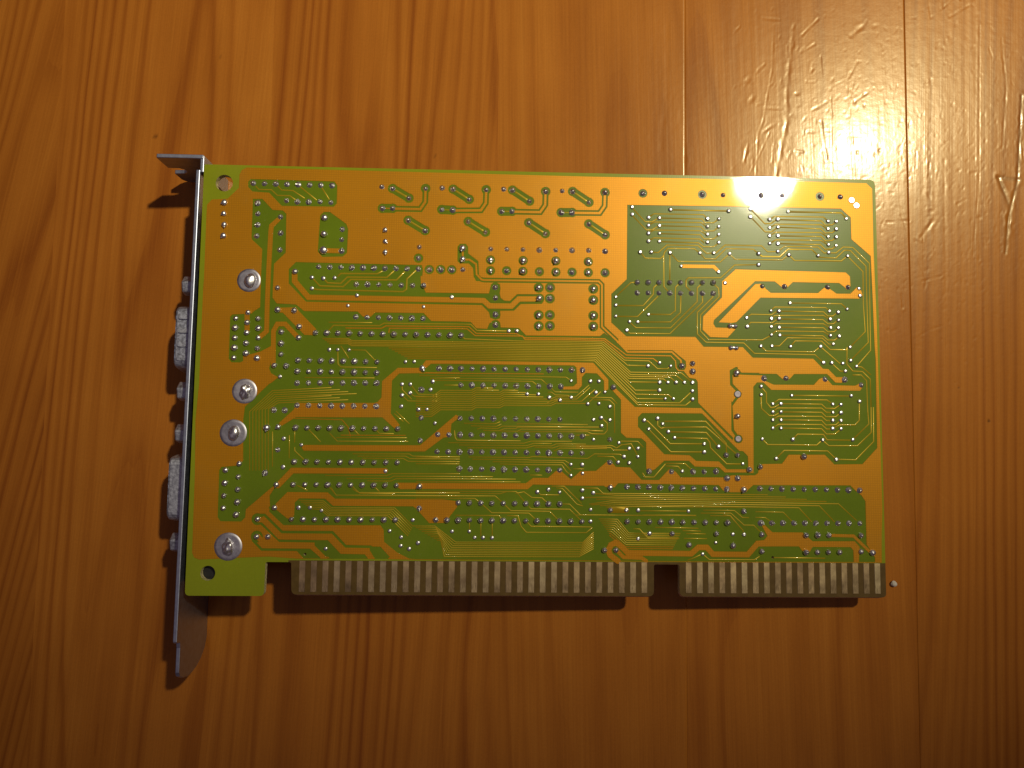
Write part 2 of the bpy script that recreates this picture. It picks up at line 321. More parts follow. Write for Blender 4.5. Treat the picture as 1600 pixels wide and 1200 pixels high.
S 0.16 63.77 43.98 68.86 43.97 70.1 42.7
S 0.16 64.87 43.45 68.45 43.44 69.55 42.42 69.61 35.99
S 0.16 66.53 39.36 67.91 38.15 67.91 36.51 67.23 35.69 64.07 35.71
S 0.16 60.78 37.11 65.99 37.23
S 0.16 60.79 36.43 66.26 36.41
S 0.16 60.79 35.34 63.8 35.38
S 0.13 -12.26 26.65 -12.76 39.77 -7.86 44.56 5.26 45.43
S 0.13 -11.57 26.65 -12.07 39.88 -7.63 44.1 7.16 44.99
S 0.13 -10.88 26.66 -11.38 40 -7.4 43.65 9.06 44.56
S 0.13 -10.19 26.67 -10.69 40.12 -7.17 43.19 10.96 44.12
S 0.13 -9.5 26.67 -10 40.23 -6.94 42.73 5.32 43.58
S 0.13 -8.81 26.68 -9.31 40.35 -6.71 42.28 7.21 43.15
S 0.13 -8.12 26.69 -8.62 40.47 -6.48 41.82 9.11 42.71
S 0.16 24.39 43.54 27.91 43.61 29.92 45.14 36.99 45.18 37.94 45.8 41.75 45.8
S 0.16 24.4 43.05 27.92 43.12 29.93 44.65 37 44.69 37.94 45.31 43.12 45.32
S 0.16 24.41 42.56 27.93 42.63 29.94 44.16 37.01 44.2 37.95 44.81 43.4 44.83 44.35 45.39 47.5 45.33
S 0.16 24.42 42.07 27.94 42.14 29.95 43.67 37.01 43.71 37.96 44.32 43.41 44.34 44.36 44.9 49.69 44.86
S 0.16 24.43 41.58 27.95 41.65 29.96 43.18 37.02 43.22 37.97 43.83 43.42 43.85 44.36 44.41 51.61 44.4
S 0.16 24.44 41.09 27.96 41.17 29.97 42.69 37.03 42.73 37.97 43.34 43.42 43.36 44.37 43.92 53.26 43.93
S 0.16 24.45 40.6 27.97 40.68 29.98 42.2 37.04 42.24 37.98 42.85 43.43 42.87 44.38 43.42 55.04 43.46 56.13 44.02 60.66 44.03 63.67 46.76
S 0.16 24.46 40.11 27.98 40.19 29.98 41.71 37.04 41.75 37.99 42.36 43.43 42.37 44.38 42.93 55.04 42.96 56.14 43.53 60.94 43.54 63.95 46.27
S 0.16 24.47 39.63 27.99 39.7 29.99 41.22 37.05 41.26 37.99 41.87 43.44 41.88 44.39 42.44 55.05 42.47 56.14 43.03 62.04 43.06 65.05 45.79
S 0.16 24.49 39.14 28 39.21 30 40.73 37.06 40.77 38 41.38 43.45 41.39 44.39 41.95 55.05 41.98 56.14 42.54 63.41 42.58 66.43 45.31
S 0.13 25.09 49.01 53.35 49.2
S 0.13 25.1 48.46 48.83 48.58 58.44 48.53 59.62 47.72
S 0.13 29.19 47.89 52.81 47.95 54.61 46.41
S 0.13 27.84 47.41 50.76 47.46 52.08 46.43
S 0.13 30.71 46.35 33.84 46.37
S 0.13 54.61 46.41 55.99 45.11 61.2 45.13
S 0.13 54.34 45.04 55.17 45.05 55.99 44.43 58.87 44.39 59.56 43.93
S 0.13 57.1 43.29 55.18 43.19 53.82 42.35
S 0.13 35.34 37.75 42.4 37.7 43.49 38.18
S 0.13 36.98 37.18 42.68 37.11 43.77 37.64
S 0.13 38.35 36.43 39.16 36.71 42.96 36.62 44.04 37.18 62.61 37.21
S 0.13 39.71 36.18 43.24 36.14 44.59 36.64 47.04 36.67 47.58 37.03 65.62 37.17
S 0.13 47.3 37.76 63.43 37.77
S 0.13 43.51 36.09 47.46 36.05 48.41 36.55 63.71 36.55 64.8 36.29 67 36.37
S 0.13 47.87 36 63.43 36.13 64.67 35.6 67 35.63
S 0.13 33.2 36.1 33.37 34.48 33.78 33.89 48.16 33.92
S 0.13 31.9 33.33 48.98 33.39 50.61 33.87 59.89 33.92
S 0.13 34.34 32.81 49.8 32.85 51.16 33.38 55.25 33.38
S 0.13 36.24 32.21 49.54 32.31 51.3 32.84 55.25 32.83 56.34 33.33 63.03 33.33
S 0.13 51.44 32.47 55.53 32.38 56.89 32.85 67.82 32.84
S 0.13 55.8 31.76 57.16 32.37 67.82 32.38
S 0.13 36.55 30.14 50.1 30.15 50.92 30.4 63.45 30.08 65.09 31.18 67.83 31.15
S 0.13 37.37 29.66 49.56 29.66 50.92 29.54 58.27 29.56 59.64 28.74
S 0.13 41.97 29.17 49.84 29.12 57.87 29.13 59.65 27.33
S 0.13 43.61 28.65 50.12 28.53 57.6 28.58 58.56 27.19 59.65 26.25
S 0.13 50.41 26.24 53.13 26.22
S 0.13 60.19 27.74 62.64 27.72
S 0.13 24.68 30.01 30.07 29.99
S 0.13 24.69 29.58 31.96 29.61
S 0.13 24.7 29.04 33.59 29.08
S 0.13 24.71 28.51 34.41 28.56
S 0.13 24.76 26.25 34.45 26.35
S 0.13 24.77 25.64 42.02 25.76
S 0.13 24.78 25.1 47.17 25.27
S 0.13 24.8 24.51 48.26 24.66
S 0.13 55.32 23.79 58.03 23.73 60.76 21.29
S 0.13 52.13 22.5 52.89 21.83 56.96 21.84
S 0.13 24.84 22.38 47.33 22.5 49.58 19.85
S 0.13 47.2 22.1 49.09 22.47 50.86 21.2 53.17 21.14 54.61 19.81
S 0.13 24.85 21.87 43.69 21.99 45.3 22.49
S 0.13 24.86 21.36 42.62 21.47 44.47 19.88
S 0.13 24.87 20.83 38.04 20.89 39.4 19.89
S 0.13 39.54 19.76 41.86 17.72 50.22 17.71 52.07 16.05
S 0.13 44.47 19.88 46.16 18.21 54.95 18.15 57.13 15.98
S 0.13 50.21 19.18 50.75 18.65 59.42 18.67 62.2 15.99
S 0.13 33.8 17.12 43.48 17.12 44.49 16.01
S 0.13 45.37 17.14 47.8 17.1 48.5 14.76 49.72 13.44 63.24 13.49 64.59 14.62
S 0.13 49.51 16.02 50.79 14.78 64.32 14.75
S 0.13 57.16 19.83 59.41 19.8 61.87 17.41 67.84 17.46
S 0.13 55.32 23.79 58.17 23.81 62.13 19.96
S 0.13 56.41 23.39 57.76 23.27 61.04 19.81 62.4 19.42
S 0.13 34.41 15.72 34.1 15.18
S 0.13 36.91 15.74 36.94 13.88
S 0.13 39.46 15.76 39.51 12.57
S 0.13 42.02 15.78 42.06 12.59
S 0.13 24.29 14.68 29.24 14.67 33.9 11.15 62.43 11.3 64.86 13.56
S 0.13 24.97 14.29 29.41 14.27 33.59 10.75 62.33 10.9 64.87 13.1
S 0.13 25.64 13.9 29.58 13.87 33.27 10.35 62.22 10.5 64.87 12.65
S 0.13 26.32 13.5 29.74 13.48 32.96 9.95 62.11 10.1 64.87 12.2
S 0.13 27 13.11 29.91 13.08 32.64 9.55 62.01 9.7 64.87 11.74
S 0.13 27.67 12.72 30.08 12.68 32.33 9.16 61.9 9.3 64.87 11.29
S 0.13 28.35 12.33 30.25 12.29 32.02 8.76 61.79 8.9 64.87 10.84
S 0.13 29.03 11.94 30.42 11.89 31.7 8.36 61.69 8.5 64.87 10.39
S 0.13 29.7 11.54 30.58 11.5 31.39 7.96 61.58 8.11 64.87 9.93
S 0.13 -1.15 20.06 4.29 20.03 6.07 18.54 20.19 18.6 24.29 14.58
S 0.13 -0.61 19.7 4.15 19.66 5.92 18.19 19.88 18.26 24.09 14.15
S 0.13 -0.07 19.33 4 19.29 5.77 17.84 19.57 17.91 23.89 13.72
S 0.13 0.48 18.96 3.85 18.91 5.62 17.5 19.26 17.56 23.68 13.3
S 0.13 1.02 18.6 3.7 18.54 5.47 17.15 18.95 17.21 23.48 12.87
S 0.13 1.56 18.23 3.56 18.17 5.32 16.81 18.63 16.86 23.27 12.45
S 0.13 1.56 10.05 3.74 8.1 5.87 7.59
S 0.13 10.74 22.7 12.37 21.78 20.12 21.77
S 0.13 5.94 22.92 7.05 21.33 34.62 21.32
S 0.13 15.54 23.28 16.63 22.22
S 0.16 62.89 23.46 65.75 23.43 66.97 22.28 67.79 22.26 104.62 22.33
S 0.16 64.8 22.26 69.7 21.86 108.76 21.85
S 0.16 62.49 21.3 67.38 21.43 113.6 21.36
S 0.16 65.48 20.92 70.38 21.04 118.16 20.91
S 0.16 63.85 19.84 68.75 20.6 120.93 20.42 125.01 16.71
S 0.16 64.39 19.65 69.29 20.19 116.48 19.94 119.87 16.4
S 0.16 66.3 19.51 71.2 19.79 111.76 19.44 114.6 16.36
S 0.16 67.66 19.2 72.56 19.39 98.6 19.47
S 0.13 66.03 16.56 70.25 16.51 72.83 13.43 84.55 13.46
S 0.13 66.36 16.11 70.03 16.06 72.72 13 84.33 13.03
S 0.13 66.69 15.65 69.81 15.6 72.61 12.57 84.11 12.6
S 0.13 67.01 15.2 69.6 15.14 72.5 12.15 83.89 12.17
S 0.13 67.34 14.75 69.38 14.69 72.39 11.72 83.67 11.75
S 0.13 67.67 14.3 69.16 14.23 72.29 11.29 83.45 11.32
S 0.13 67.99 13.85 68.94 13.77 72.18 10.86 83.23 10.89
S 0.13 68.32 13.4 68.73 13.32 72.07 10.44 83.01 10.46
S 0.13 68.65 12.94 68.51 12.86 71.96 10.01 82.79 10.03
S 0.13 89.24 18.04 96.11 18.1 99.1 15.43 101.3 15.44 102.65 14.11
S 0.13 89.8 18.72 96.94 18.7 98.71 17.17 100.22 17.13
S 0.13 91.43 17.52 95.82 17.5 98.81 14.35 99.07 13.36
S 0.13 75.29 18.46 86.23 18.47
S 0.13 78.83 14.79 88.66 14.65
S 0.13 85.1 14.11 89.21 14.01
S 0.13 85.92 13.45 90.3 13.4
S 0.13 73.92 14.43 75.28 14.38 77.18 12.31 84.27 12.36
S 0.13 85.37 12.37 90.56 12.33
S 0.13 60.87 17.4 70.38 17.42 88.14 17.49
S 0.13 76.11 17.53 88.14 17.54
S 0.13 101.8 18.47 108.15 18.41 110.59 15.92
S 0.13 101.78 17.2 103.99 17.16 105.35 16.28
S 0.13 94.36 17.68 96.01 17.56 98.45 14.62
S 0.13 26.4 49.14 34.16 49.14
S 0.13 27.51 47.87 34.18 48.05
S 0.13 19.96 40.27 22.99 37.47
S 0.13 19.57 39.73 21.63 37.99
S 0.13 21.17 46.41 21.2 45.19 23.41 43.04
S 0.13 23.06 46.44 24.88 44.15 29.08 44.15
S 0.13 23.05 44.48 23.94 43.72 29.09 43.71
S 0.13 21.23 43.91 22.61 42.62 29.11 42.65
S 0.13 -2.83 38.36 7.9 38.17 9.28 36.62 9.88 34.47
S 0.13 0.18 36.25 3.22 33.19
S 0.13 5.25 35.09 6.96 33.36 22.81 33.49
S 0.13 6.67 34.17 22.52 34.3
S 0.13 7.73 34.72 22.24 34.84
S 0.13 10.37 36.23 11.75 34.9
S 0.13 15.47 36.24 16.31 35.22 19.54 35.18
S 0.13 10.52 30.58 23.14 30.67 23.96 30.19 34.48 30.12
S 0.13 11.61 30.06 22.34 30.17 23.3 29.65 34.48 29.63
S 0.13 12.69 29.61 21.82 29.63 22.91 29.03 34.49 29.04
S 0.13 4.52 25.7 18.15 25.76 19.48 26.25 34.54 26.33
S 0.13 9.34 25.08 18.97 25.18 19.76 25.67 34.55 25.73
S 0.13 13.9 24.59 19.25 24.59 20.31 25.11 34.56 25.2
S 0.13 -1.53 23.38 0.63 22.34
S 0.13 5.39 23.31 7.05 21.33 34.62 21.45
S 0.13 10.45 23.49 12.1 21.96 34.61 22.07
S 0.13 -2.48 31.92 -2.45 31.11 -0.12 29
S 0.13 -7.53 35.35 -7.25 27.58
S 0.13 -3.77 34.58 -3.6 29.49
S 0.13 -2.61 35.67 -2.52 32.99
S 0.13 6.5 53.67 6.59 50.8 7.28 50.13 15.39 50.11
S 0.13 7.14 54.92 8.98 52.2
S 0.13 9.6 54.08 12.72 54.04 14.94 51.75
S 0.13 -0.73 47.64 14.91 47.73
"""
PINS = """
b 2.63 84.48 2.61 80.69 2.59 76.9
d 15.74 87.03 18.09 87.08 29.41 87.04 31.91 86.95 43.29 86.92 45.66 86.97 57.1 86.93 59.62 86.99 24.26 75.51 26.79 72.9 29.4 72.95 31.93 72.94 44.57 72.96 52.14 72.88 59.69 72.91 67.35 72.91 41.99 69.02 42.08 66.57 42.13 62.72 42.16 60.31 54.62 69.17 54.59 66.65 54.61 62.82 54.63 60.29 74.85 68.36 77.37 68.39 79.9 68.42 82.43 68.46 84.96 68.49 87.5 68.52 90.04 68.56 92.58 68.59 104.1 70.44 109.33 70.45 119.54 70.5 124.37 70.58 126.92 47.7 104.2 48.91 109.32 49.04 118.44 48.89 123.06 48.9 76.2 91.93 90.21 91.96 104.15 92.13 118.15 92.1 81.29 92.04 95.12 91.92 109.14 92.09 123.03 92.12 68.47 29.24 77.5 27.38 82.58 27.3 87.53 27.35 90.09 27.37 92.77 27.48 -13.96 92.3 -11.4 92.28 -8.83 92.26 -6.26 92.24 -3.69 92.21 -1.11 92.19 1.47 92.17 4.05 92.15 -6.25 88.38 -3.78 88.15 -1.18 88.21 1.42 88.27 3.89 88.18 -12.78 87.67 -12.63 85.14 -12.59 82.56 -12.71 79.95 6.68 81.9 6.61 79.51 6.69 76.85 1.57 73.07 4.09 73.06 6.6 73.05 9.12 73.05 11.64 73.04 14.16 73.03 16.68 73.02 19.21 73.02 21.74 73.01 24.27 73 10.34 61.63 12.88 61.62 15.42 61.6 17.96 61.59 20.51 61.58 23.05 61.57 25.6 61.56 -2.43 46.36 0.11 46.4 2.66 46.44 5.21 46.47 7.76 46.51 10.31 46.54 12.87 46.58 15.43 46.61 29.42 50.17 31.93 50.17 34.44 50.18 36.95 50.18 39.46 50.18 41.98 50.18 44.5 50.19 47.02 50.19 49.54 50.19 52.07 50.2 54.6 50.2 57.13 50.2 59.66 50.21 62.2 50.21 34.44 46.41 36.97 46.4 39.5 46.4 42.03 46.39 44.56 46.39 47.1 46.38 49.64 46.38 52.18 46.38 54.72 46.37 57.27 46.37 34.43 38.88 36.94 38.88 39.46 38.88 41.97 38.89 44.49 38.89 47.01 38.89 49.54 38.89 52.06 38.89 54.59 38.89 57.12 38.89 29.43 35.11 31.94 35.11 34.46 35.11 36.97 35.1 39.49 35.1 42.01 35.1 44.53 35.1 47.06 35.1 49.59 35.09 52.12 35.09 54.65 35.09 57.18 35.09 59.72 35.09 62.26 35.09 29.37 31.25 31.88 31.25 34.4 31.25 36.92 31.26 39.43 31.26 41.96 31.26 44.48 31.26 47.01 31.27 49.54 31.27 52.07 31.27 54.6 31.28 57.14 31.28 59.68 31.28 62.22 31.28 34.43 27.48 36.94 27.47 39.45 27.46 41.97 27.45 44.49 27.44 47.01 27.43 49.53 27.42 52.06 27.41 54.58 27.4 57.11 27.39 25.58 45.19 25.65 38.85 25.54 33.71 72.38 23.82 74.91 23.78 77.45 23.74 79.98 23.71 82.52 23.67 85.07 23.64 87.61 23.6 90.16 23.56 92.71 23.53 95.26 23.49 102.84 23.7 105.4 23.68 107.96 23.66 110.52 23.63 113.08 23.61 115.65 23.59 118.21 23.57 120.78 23.55 123.36 23.53 125.93 23.51 102.95 15.94 105.48 15.95 108.01 15.96 110.55 15.98 113.09 15.99 115.63 16 118.18 16.01 120.72 16.02 123.27 16.03 125.82 16.04 -7.44 40.19 -4.98 40.15 -2.26 41.29 0.27 41.29 2.8 41.29 5.33 41.29 7.86 41.3 10.4 41.3 12.94 41.3 15.48 41.3 -6.19 31.28 -8.87 26.09 25.63 18.57
f 98 45.17 98.01 34.91
p 17.97 91.76 21.76 89.57 25.58 91.93 21.73 84.33 25.64 82.01 15.48 92.12 31.96 91.93 35.69 89.59 39.61 91.96 35.56 84.34 39.55 81.93 29.4 92.16 45.74 92.01 49.68 89.48 53.43 91.85 49.59 84.35 53.43 81.88 43.65 92.2 59.74 91.99 63.54 89.5 67.32 91.93 63.55 84.36 67.34 81.88 57.3 92.08 24.43 78.13 34.49 73.05 40.86 78 44.57 78.02 48.31 78.01 52.09 77.98 55.9 78.02 59.67 78.04 63.52 78.12 67.34 77.97 68.52 34.48 -7.48 84.55 -7.35 80.76 -7.35 76.85 10.22 69.19 12.77 69.19 15.34 69.18 17.9 69.17 20.47 69.16 23.04 69.15
q 74.85 70.81 77.38 70.84 79.91 70.88 82.44 70.92 84.98 70.96 87.52 71 90.06 71.04 92.6 71.08 113.09 31.06 103 28.63 100.42 27.98 69.28 46.4 85.08 51.54 95.15 31.23 97.78 31.26 87.58 52.13 87.63 50.3 25.67 69.14 -3.69 71.85 1.37 57.84 3.9 57.84 6.42 57.83 8.95 57.83 11.48 57.82 14.02 57.82 16.55 57.81 19.09 57.8 21.63 57.8 24.17 57.79 26.72 57.79 29.27 57.78 31.82 57.78 34.37 57.77 -7.49 68.04 -7.31 62.98 -3.6 62.85 -2.32 59.21 -2.37 56.69 -6.32 57.94 -6.23 55.31 -6.15 52.85 -7.59 50.26 -4.92 50.22 -2.33 51.54 0.2 51.52 2.73 51.51 5.27 51.49 7.81 51.47 10.35 51.46 12.89 51.44 15.44 51.42 -2.38 49.03 0.15 49.02 2.69 49.01 5.23 49 7.78 48.99 10.32 48.98 12.87 48.97 15.42 48.96 34.34 19.93 36.87 19.91 39.4 19.9 41.93 19.89 44.46 19.88 46.99 19.87 49.53 19.86 52.07 19.85 54.62 19.84 57.16 19.83 29.39 16.08 31.9 16.07 34.41 16.06 36.93 16.06 39.44 16.05 41.96 16.04 44.48 16.04 47.01 16.03 49.53 16.02 52.06 16.02 54.59 16.01 57.12 16.01 59.66 16 62.2 15.99 67.31 9.66 72.43 16.02 74.95 16.02 77.48 16.01 80.01 16.01 82.55 16.01 85.09 16 87.63 16 90.17 16 92.71 15.99 95.26 15.99 68.61 18.59 99.06 18.52 82.64 13.42 86.45 10.96 92.71 13.5 96.51 10.85 69.92 9.68 95.29 25.99 97.72 26.01 103.1 13.36 113.24 13.3 115.92 13.35 118.5 13.34 125.89 13.34 103.05 9.61 113.17 9.49 115.79 9.5 118.33 9.52 120.9 9.54 125.86 9.71 128.51 9.51 -2.36 36.3 0.17 36.3 2.69 36.3 5.22 36.3 7.76 36.3 10.29 36.3 12.83 36.3 15.37 36.3 17.91 36.3 20.45 36.3 -2.42 28.7 0.11 28.71 2.65 28.71 5.19 28.71 7.74 28.72 10.28 28.72 12.83 28.72 15.38 28.73 17.94 28.73 20.49 28.73 -2.47 23.64 0.07 23.64 2.62 23.64 5.16 23.64 7.71 23.64 10.26 23.64 12.81 23.64 15.36 23.64 17.92 23.64 20.48 23.64 -14.57 28.14 -17.55 26.64 -14.64 25.24 -17.57 23.8 -14.61 22.42 -17.64 21.02 -14.63 19.64 -17.66 18.3 -14.79 16.9 -6.39 18.47 -10.05 15.93 -2.6 15.95 -0.06 15.96 2.49 15.96 5.04 15.97 7.59 15.97 10.15 15.98 12.7 15.98 15.26 15.99 17.82 16 20.39 16 -10.12 12.07 -7.62 12.09 -16.62 60.88 -16.67 58.68 -16.66 56.41 -16.67 54.14 -16.74 51.85 -13.93 62.22 -14.03 59.93 -14.07 57.63 -14.11 55.22 -14.02 52.9 -11.59 60.88 -11.5 58.69 -11.42 56.49 -11.52 54.11 -11.52 51.85
s 16.56 81.96 16.62 79.29 16.68 76.76 34.36 77.96 34.45 75.43 40.81 75.41 48.34 75.42 55.92 75.48 63.44 75.43 40.84 72.89 48.31 72.89 55.94 72.84 63.45 72.89 51.99 69.12 64.62 69.07 52.15 66.61 64.63 66.46 52.05 62.75 64.64 62.83 52.07 60.19 64.64 60.32 97.79 50.07 97.88 40.12 -20.27 87.59 -20.3 85.03 -20.05 82.4 -20.17 79.88 25.7 50.12 25.62 23.51 68.61 23.64 99.12 23.39 -6.24 36.44 -6.18 23.6 -8.81 36.18
"""
VIAS = """73.66 88.58 73.65 86.86 82.68 88.14 96.41 88.15 75.55 77.93 78.13 77.98 82.54 77.93 96.49 77.98 89.52 78.01 92.76 78.07 101.53 88.7 101.51 86.83 110.5 88.29 103.37 78.11 107.91 78.72 110.46 78 103.33 75.49 85.08 74.8 93.85 73.61 69.87 67.3 69.87 65.37 77.51 86.17 80.07 86.17 91.37 86.18 94.04 86.21 77.5 84.32 80.07 84.31 91.36 84.32 94.02 84.35 77.5 82.46 80.06 82.46 91.34 82.46 94 82.49 77.49 80.58 80.05 80.58 91.32 80.58 93.98 80.61 69.86 62.86 77.43 63.35 73.03 61.57 74.92 61.55 72.41 59.61 95.36 71.04 110.54 66.6 105.99 64.68 107.96 64.63 100.33 62.96 106.1 62.86 107.93 62.89 100.45 60.91 106.07 60.95 107.9 60.84 106.04 59.07 108.01 59.01 103.53 56.42 106.14 56.46 110.49 56.39 119.84 64.84 121.9 64.65 123.96 65.39 119.94 62.92 121.86 62.76 119.98 60.95 121.82 60.92 119.94 59.12 121.97 59.01 120.57 57.11 117.59 56.5 124.51 56.47 124.52 53.33 125.9 52.01 118.16 52.74 120.05 52.76 122.67 52.66 123.24 50.86 103.47 47.02 103.44 45.11 110.57 45.06 124.51 45.17 126.39 43.89 126.93 70.29 127.11 68.59 106.12 43.07 108.02 43.09 120.11 43.17 122.02 43.14 106.09 41.19 107.98 41.21 120.07 41.29 121.98 41.25 106.06 39.37 107.95 39.4 120.03 39.46 121.93 39.43 106.03 37.47 107.92 37.5 119.98 37.56 121.89 37.53 103.57 34.97 110.61 34.97 117.58 34.94 124.63 35.08 106.69 30.55 120.66 30.51 98.97 29.27 124.34 86.9 106.05 86.3 108.04 86.4 106.02 84.35 108.01 84.54 105.99 82.43 107.98 82.47 106.04 80.63 107.95 80.61 119.97 86.23 121.89 86.21 119.93 84.36 121.84 84.34 119.89 82.49 121.8 82.47 119.9 80.57 121.76 80.46 117.42 77.94 119.95 78.71 124.41 78 64.04 47.7 65.97 47.73 65.28 45.1 67.35 45.27 63.42 42.53 65.98 42.64 68.51 41.94 64.75 38.93 66.53 39.36 68.51 38.9 66.59 37.54 64.76 34.44 70.57 33.74 72.93 32.49 74.91 32.51 71.75 30.63 74.91 30.66 70.38 29.34 72.93 29.23 76.38 38.94 79.42 39.39 80.63 38.17 77.4 36.96 81.94 36.35 83.31 35 90.15 33.72 90.13 31.86 93.43 33.13 85.06 27.46 87.55 47.7 87.54 45.76 87.52 43.89 79.98 47.65 81.86 47.67 83.75 47.7 85.69 47.73 79.91 45.85 81.2 43.89 83.09 43.91 77.3 51.42 79.94 52.13 82.49 51.42 0.16 70.54 2.74 70.45 5.33 70.58 0.24 68.04 10.48 66.61 8.5 64.22 25.69 64.19 32.08 66.58 4.6 54.05 6.49 54.08 9.06 54.07 21.87 51.52 23.82 51.6 -6.23 47.75 28.12 47.14 27.66 45.27 24.99 40.75 26.89 40.77 28.79 37.67 49.55 44.56 52.1 44.57 54.63 43.86 57.1 43.29 59.64 43.93 59.62 47.72 59.64 28.74 62.23 28.71 59.65 26.25 62.29 26.77 52.13 22.5 54.59 23.06 57.14 22.46 62.25 22.99 64.76 22.4 62.26 21.16 45.25 58.97 47.07 59 64.12 16.04 64.17 18.63 33.06 13.53 36.94 13.56 38.17 12.24 40.05 12.25 42.06 12.19 25.56 10.96 72.29 18.62 74.96 18.59 86.42 18.47 77.54 13.46 74.95 12.22 92.6 11.49 96.54 13.39 99.07 13.36 89.57 8.93 -4.94 33.82 -4.86 27.48 17.91 26.77 -0.98 32.47 21.17 46.41 23.06 46.44 23.05 44.48 21.23 43.91 21.15 41.38 -1.15 18.53 1.37 18.55 3.96 17.93 24.26 15.98 19.17 13.56 21.76 12.17 21.72 10.27 23.6 9.63 5.15 9.55"""
BIG = [(-14.05, 69.62, 2.68), (-14.04, 44.34, 2.81), (-16.17, 34.94, 3.03), (-16.29, 9.85, 3.08)]
FLAT = [(125.74, 91.4), (126.86, 90.13)]
GROOVES = [([(40.1, 105.4), (41.6, 90.5), (42.0, 82.3), (42.3, 74.2), (43.0, 65.3)], 0.7, 0.05), ([(44.0, 107.0), (43.8, 85.6), (42.7, 79.9), (42.5, 65.3)], 1.0, 0.07), ([(46.0, 88.5), (44.4, 84.8), (43.1, 79.9)], 0.8, 0.06), ([(46.5, 88.8), (47.4, 82.3), (48.3, 74.2), (48.8, 65.3)], 0.9, 0.07), ([(70.5, 105.2), (69.9, 93.7), (68.7, 87.2), (67.6, 80.7), (66.3, 77.4), (65.6, 64.5)], 0.6, 0.05), ([(75.4, 105.2), (74.0, 93.7), (73.4, 87.2), (73.5, 80.7), (72.2, 75.0), (70.2, 64.5)], 1.3, 0.08), ([(84.3, 87.2), (84.4, 66.2)], 0.35, 0.06), ([(81.8, 80.7), (83.1, 71.0)], 0.8, 0.07), ([(88.9, 83.9), (90.0, 65.4)], 0.4, 0.07), ([(58.8, 67.4), (64.1, 73.4), (67.2, 76.6)], 0.5, 0.03), ([(100.8, 57.4), (104.0, 47.9), (107.6, 38.5), (110.5, 31.5)], 0.6, 0.05), ([(111.5, 71.0), (111.1, 36.2)], 1.0, 0.04), ([(121.0, 105.0), (119.8, 66.2), (117.8, 47.2)], 0.6, 0.05), ([(126.2, 101.7), (126.9, 88.7), (125.6, 74.2)], 0.7, 0.06), ([(130.6, 87.1), (129.0, 66.2), (126.5, 56.7), (125.6, 48.0)], 0.9, 0.12), ([(124.4, 66.6), (127.0, 59.1), (126.0, 52.0)], 1.3, 0.14), ([(124.1, 66.7), (129.3, 66.1)], 1.2, 0.12), ([(103.3, 26.7), (107.0, 29.1), (110.5, 30.2)], 0.6, 0.05), ([(95.9, -13.3), (102.7, -12.4), (109.5, -11.3), (125.3, -9.5)], 0.25, 0.03), ([(107.8, -9.2), (113.9, -15.3), (119.7, -21.2), (124.0, -27.1), (126.0, -34.5), (126.9, -39.7)], 0.8, 0.07), ([(47.3, -39.7), (48.0, -51.7), (50.3, -57.5), (52.5, -63.4), (54.7, -67.8), (58.4, -74.3)], 0.6, 0.06), ([(74.3, -54.1), (76.8, -59.9), (78.6, -65.8), (79.7, -73.8)], 0.8, 0.07), ([(96.1, -44.7), (96.1, -58.0), (97.2, -63.9), (99.2, -73.3)], 0.9, 0.06), ([(68.4, -43.8), (69.8, -51.2), (73.5, -59.3)], 0.6, 0.05), ([(0.7, 108.9), (1.1, 90.6), (1.1, 66.8)], 0.35, 0.05), ([(4.5, 87.3), (3.8, 84.8)], 0.3, 0.04), ([(-23.4, 74.1), (-22.2, 68.4)], 0.3, 0.04), ([(-2.2, 75.0), (-2.8, 68.9)], 0.3, 0.04), ([(11.0, 82.3), (9.9, 76.6)], 0.3, 0.03), ([(22.1, 84.8), (21.4, 75.0)], 0.35, 0.05), ([(76.8, 90.6), (80.7, 90.9)], 0.4, 0.05), ([(66.3, 93.7), (68.2, 95.4)], 0.8, 0.06), ([(68.1, 84.2), (72.2, 83.9)], 0.9, 0.08), ([(62.9, 65.3), (66.4, 71.8), (69.3, 78.2)], 0.5, 0.05), ([(83.0, 88.8), (89.4, 92.0)], 0.5, 0.04), ([(88.6, 91.7), (91.0, 96.1)], 0.8, 0.07), ([(86.0, 76.6), (92.5, 77.1)], 0.4, 0.05), ([(105.6, 51.9), (108.5, 55.9)], 1.2, 0.1), ([(89.5, 102.5), (93.0, 105.5)], 1.4, 0.1), ([(20.8, -58.2), (23.1, -61.8)], 0.7, 0.05), ([(26.1, -60.3), (28.4, -65.4), (26.9, -66.2)], 0.9, 0.05), ([(61.2, -58.5), (65.7, -56.9)], 0.9, 0.06), ([(61.5, -65.4), (65.7, -63.8)], 0.6, 0.05), ([(67.4, -65.3), (69.8, -64.9)], 0.5, 0.05), ([(-119.3, -28.1), (-100.0, -28.9), (-77.7, -31.3)], 0.25, 0.015), ([(51.7, -67.8), (46.5, -53.2)], 0.4, 0.03), ([(91.3, -61.1), (94.2, -65.4), (93.4, -69.8), (96.3, -73.4)], 1.0, 0.05)]
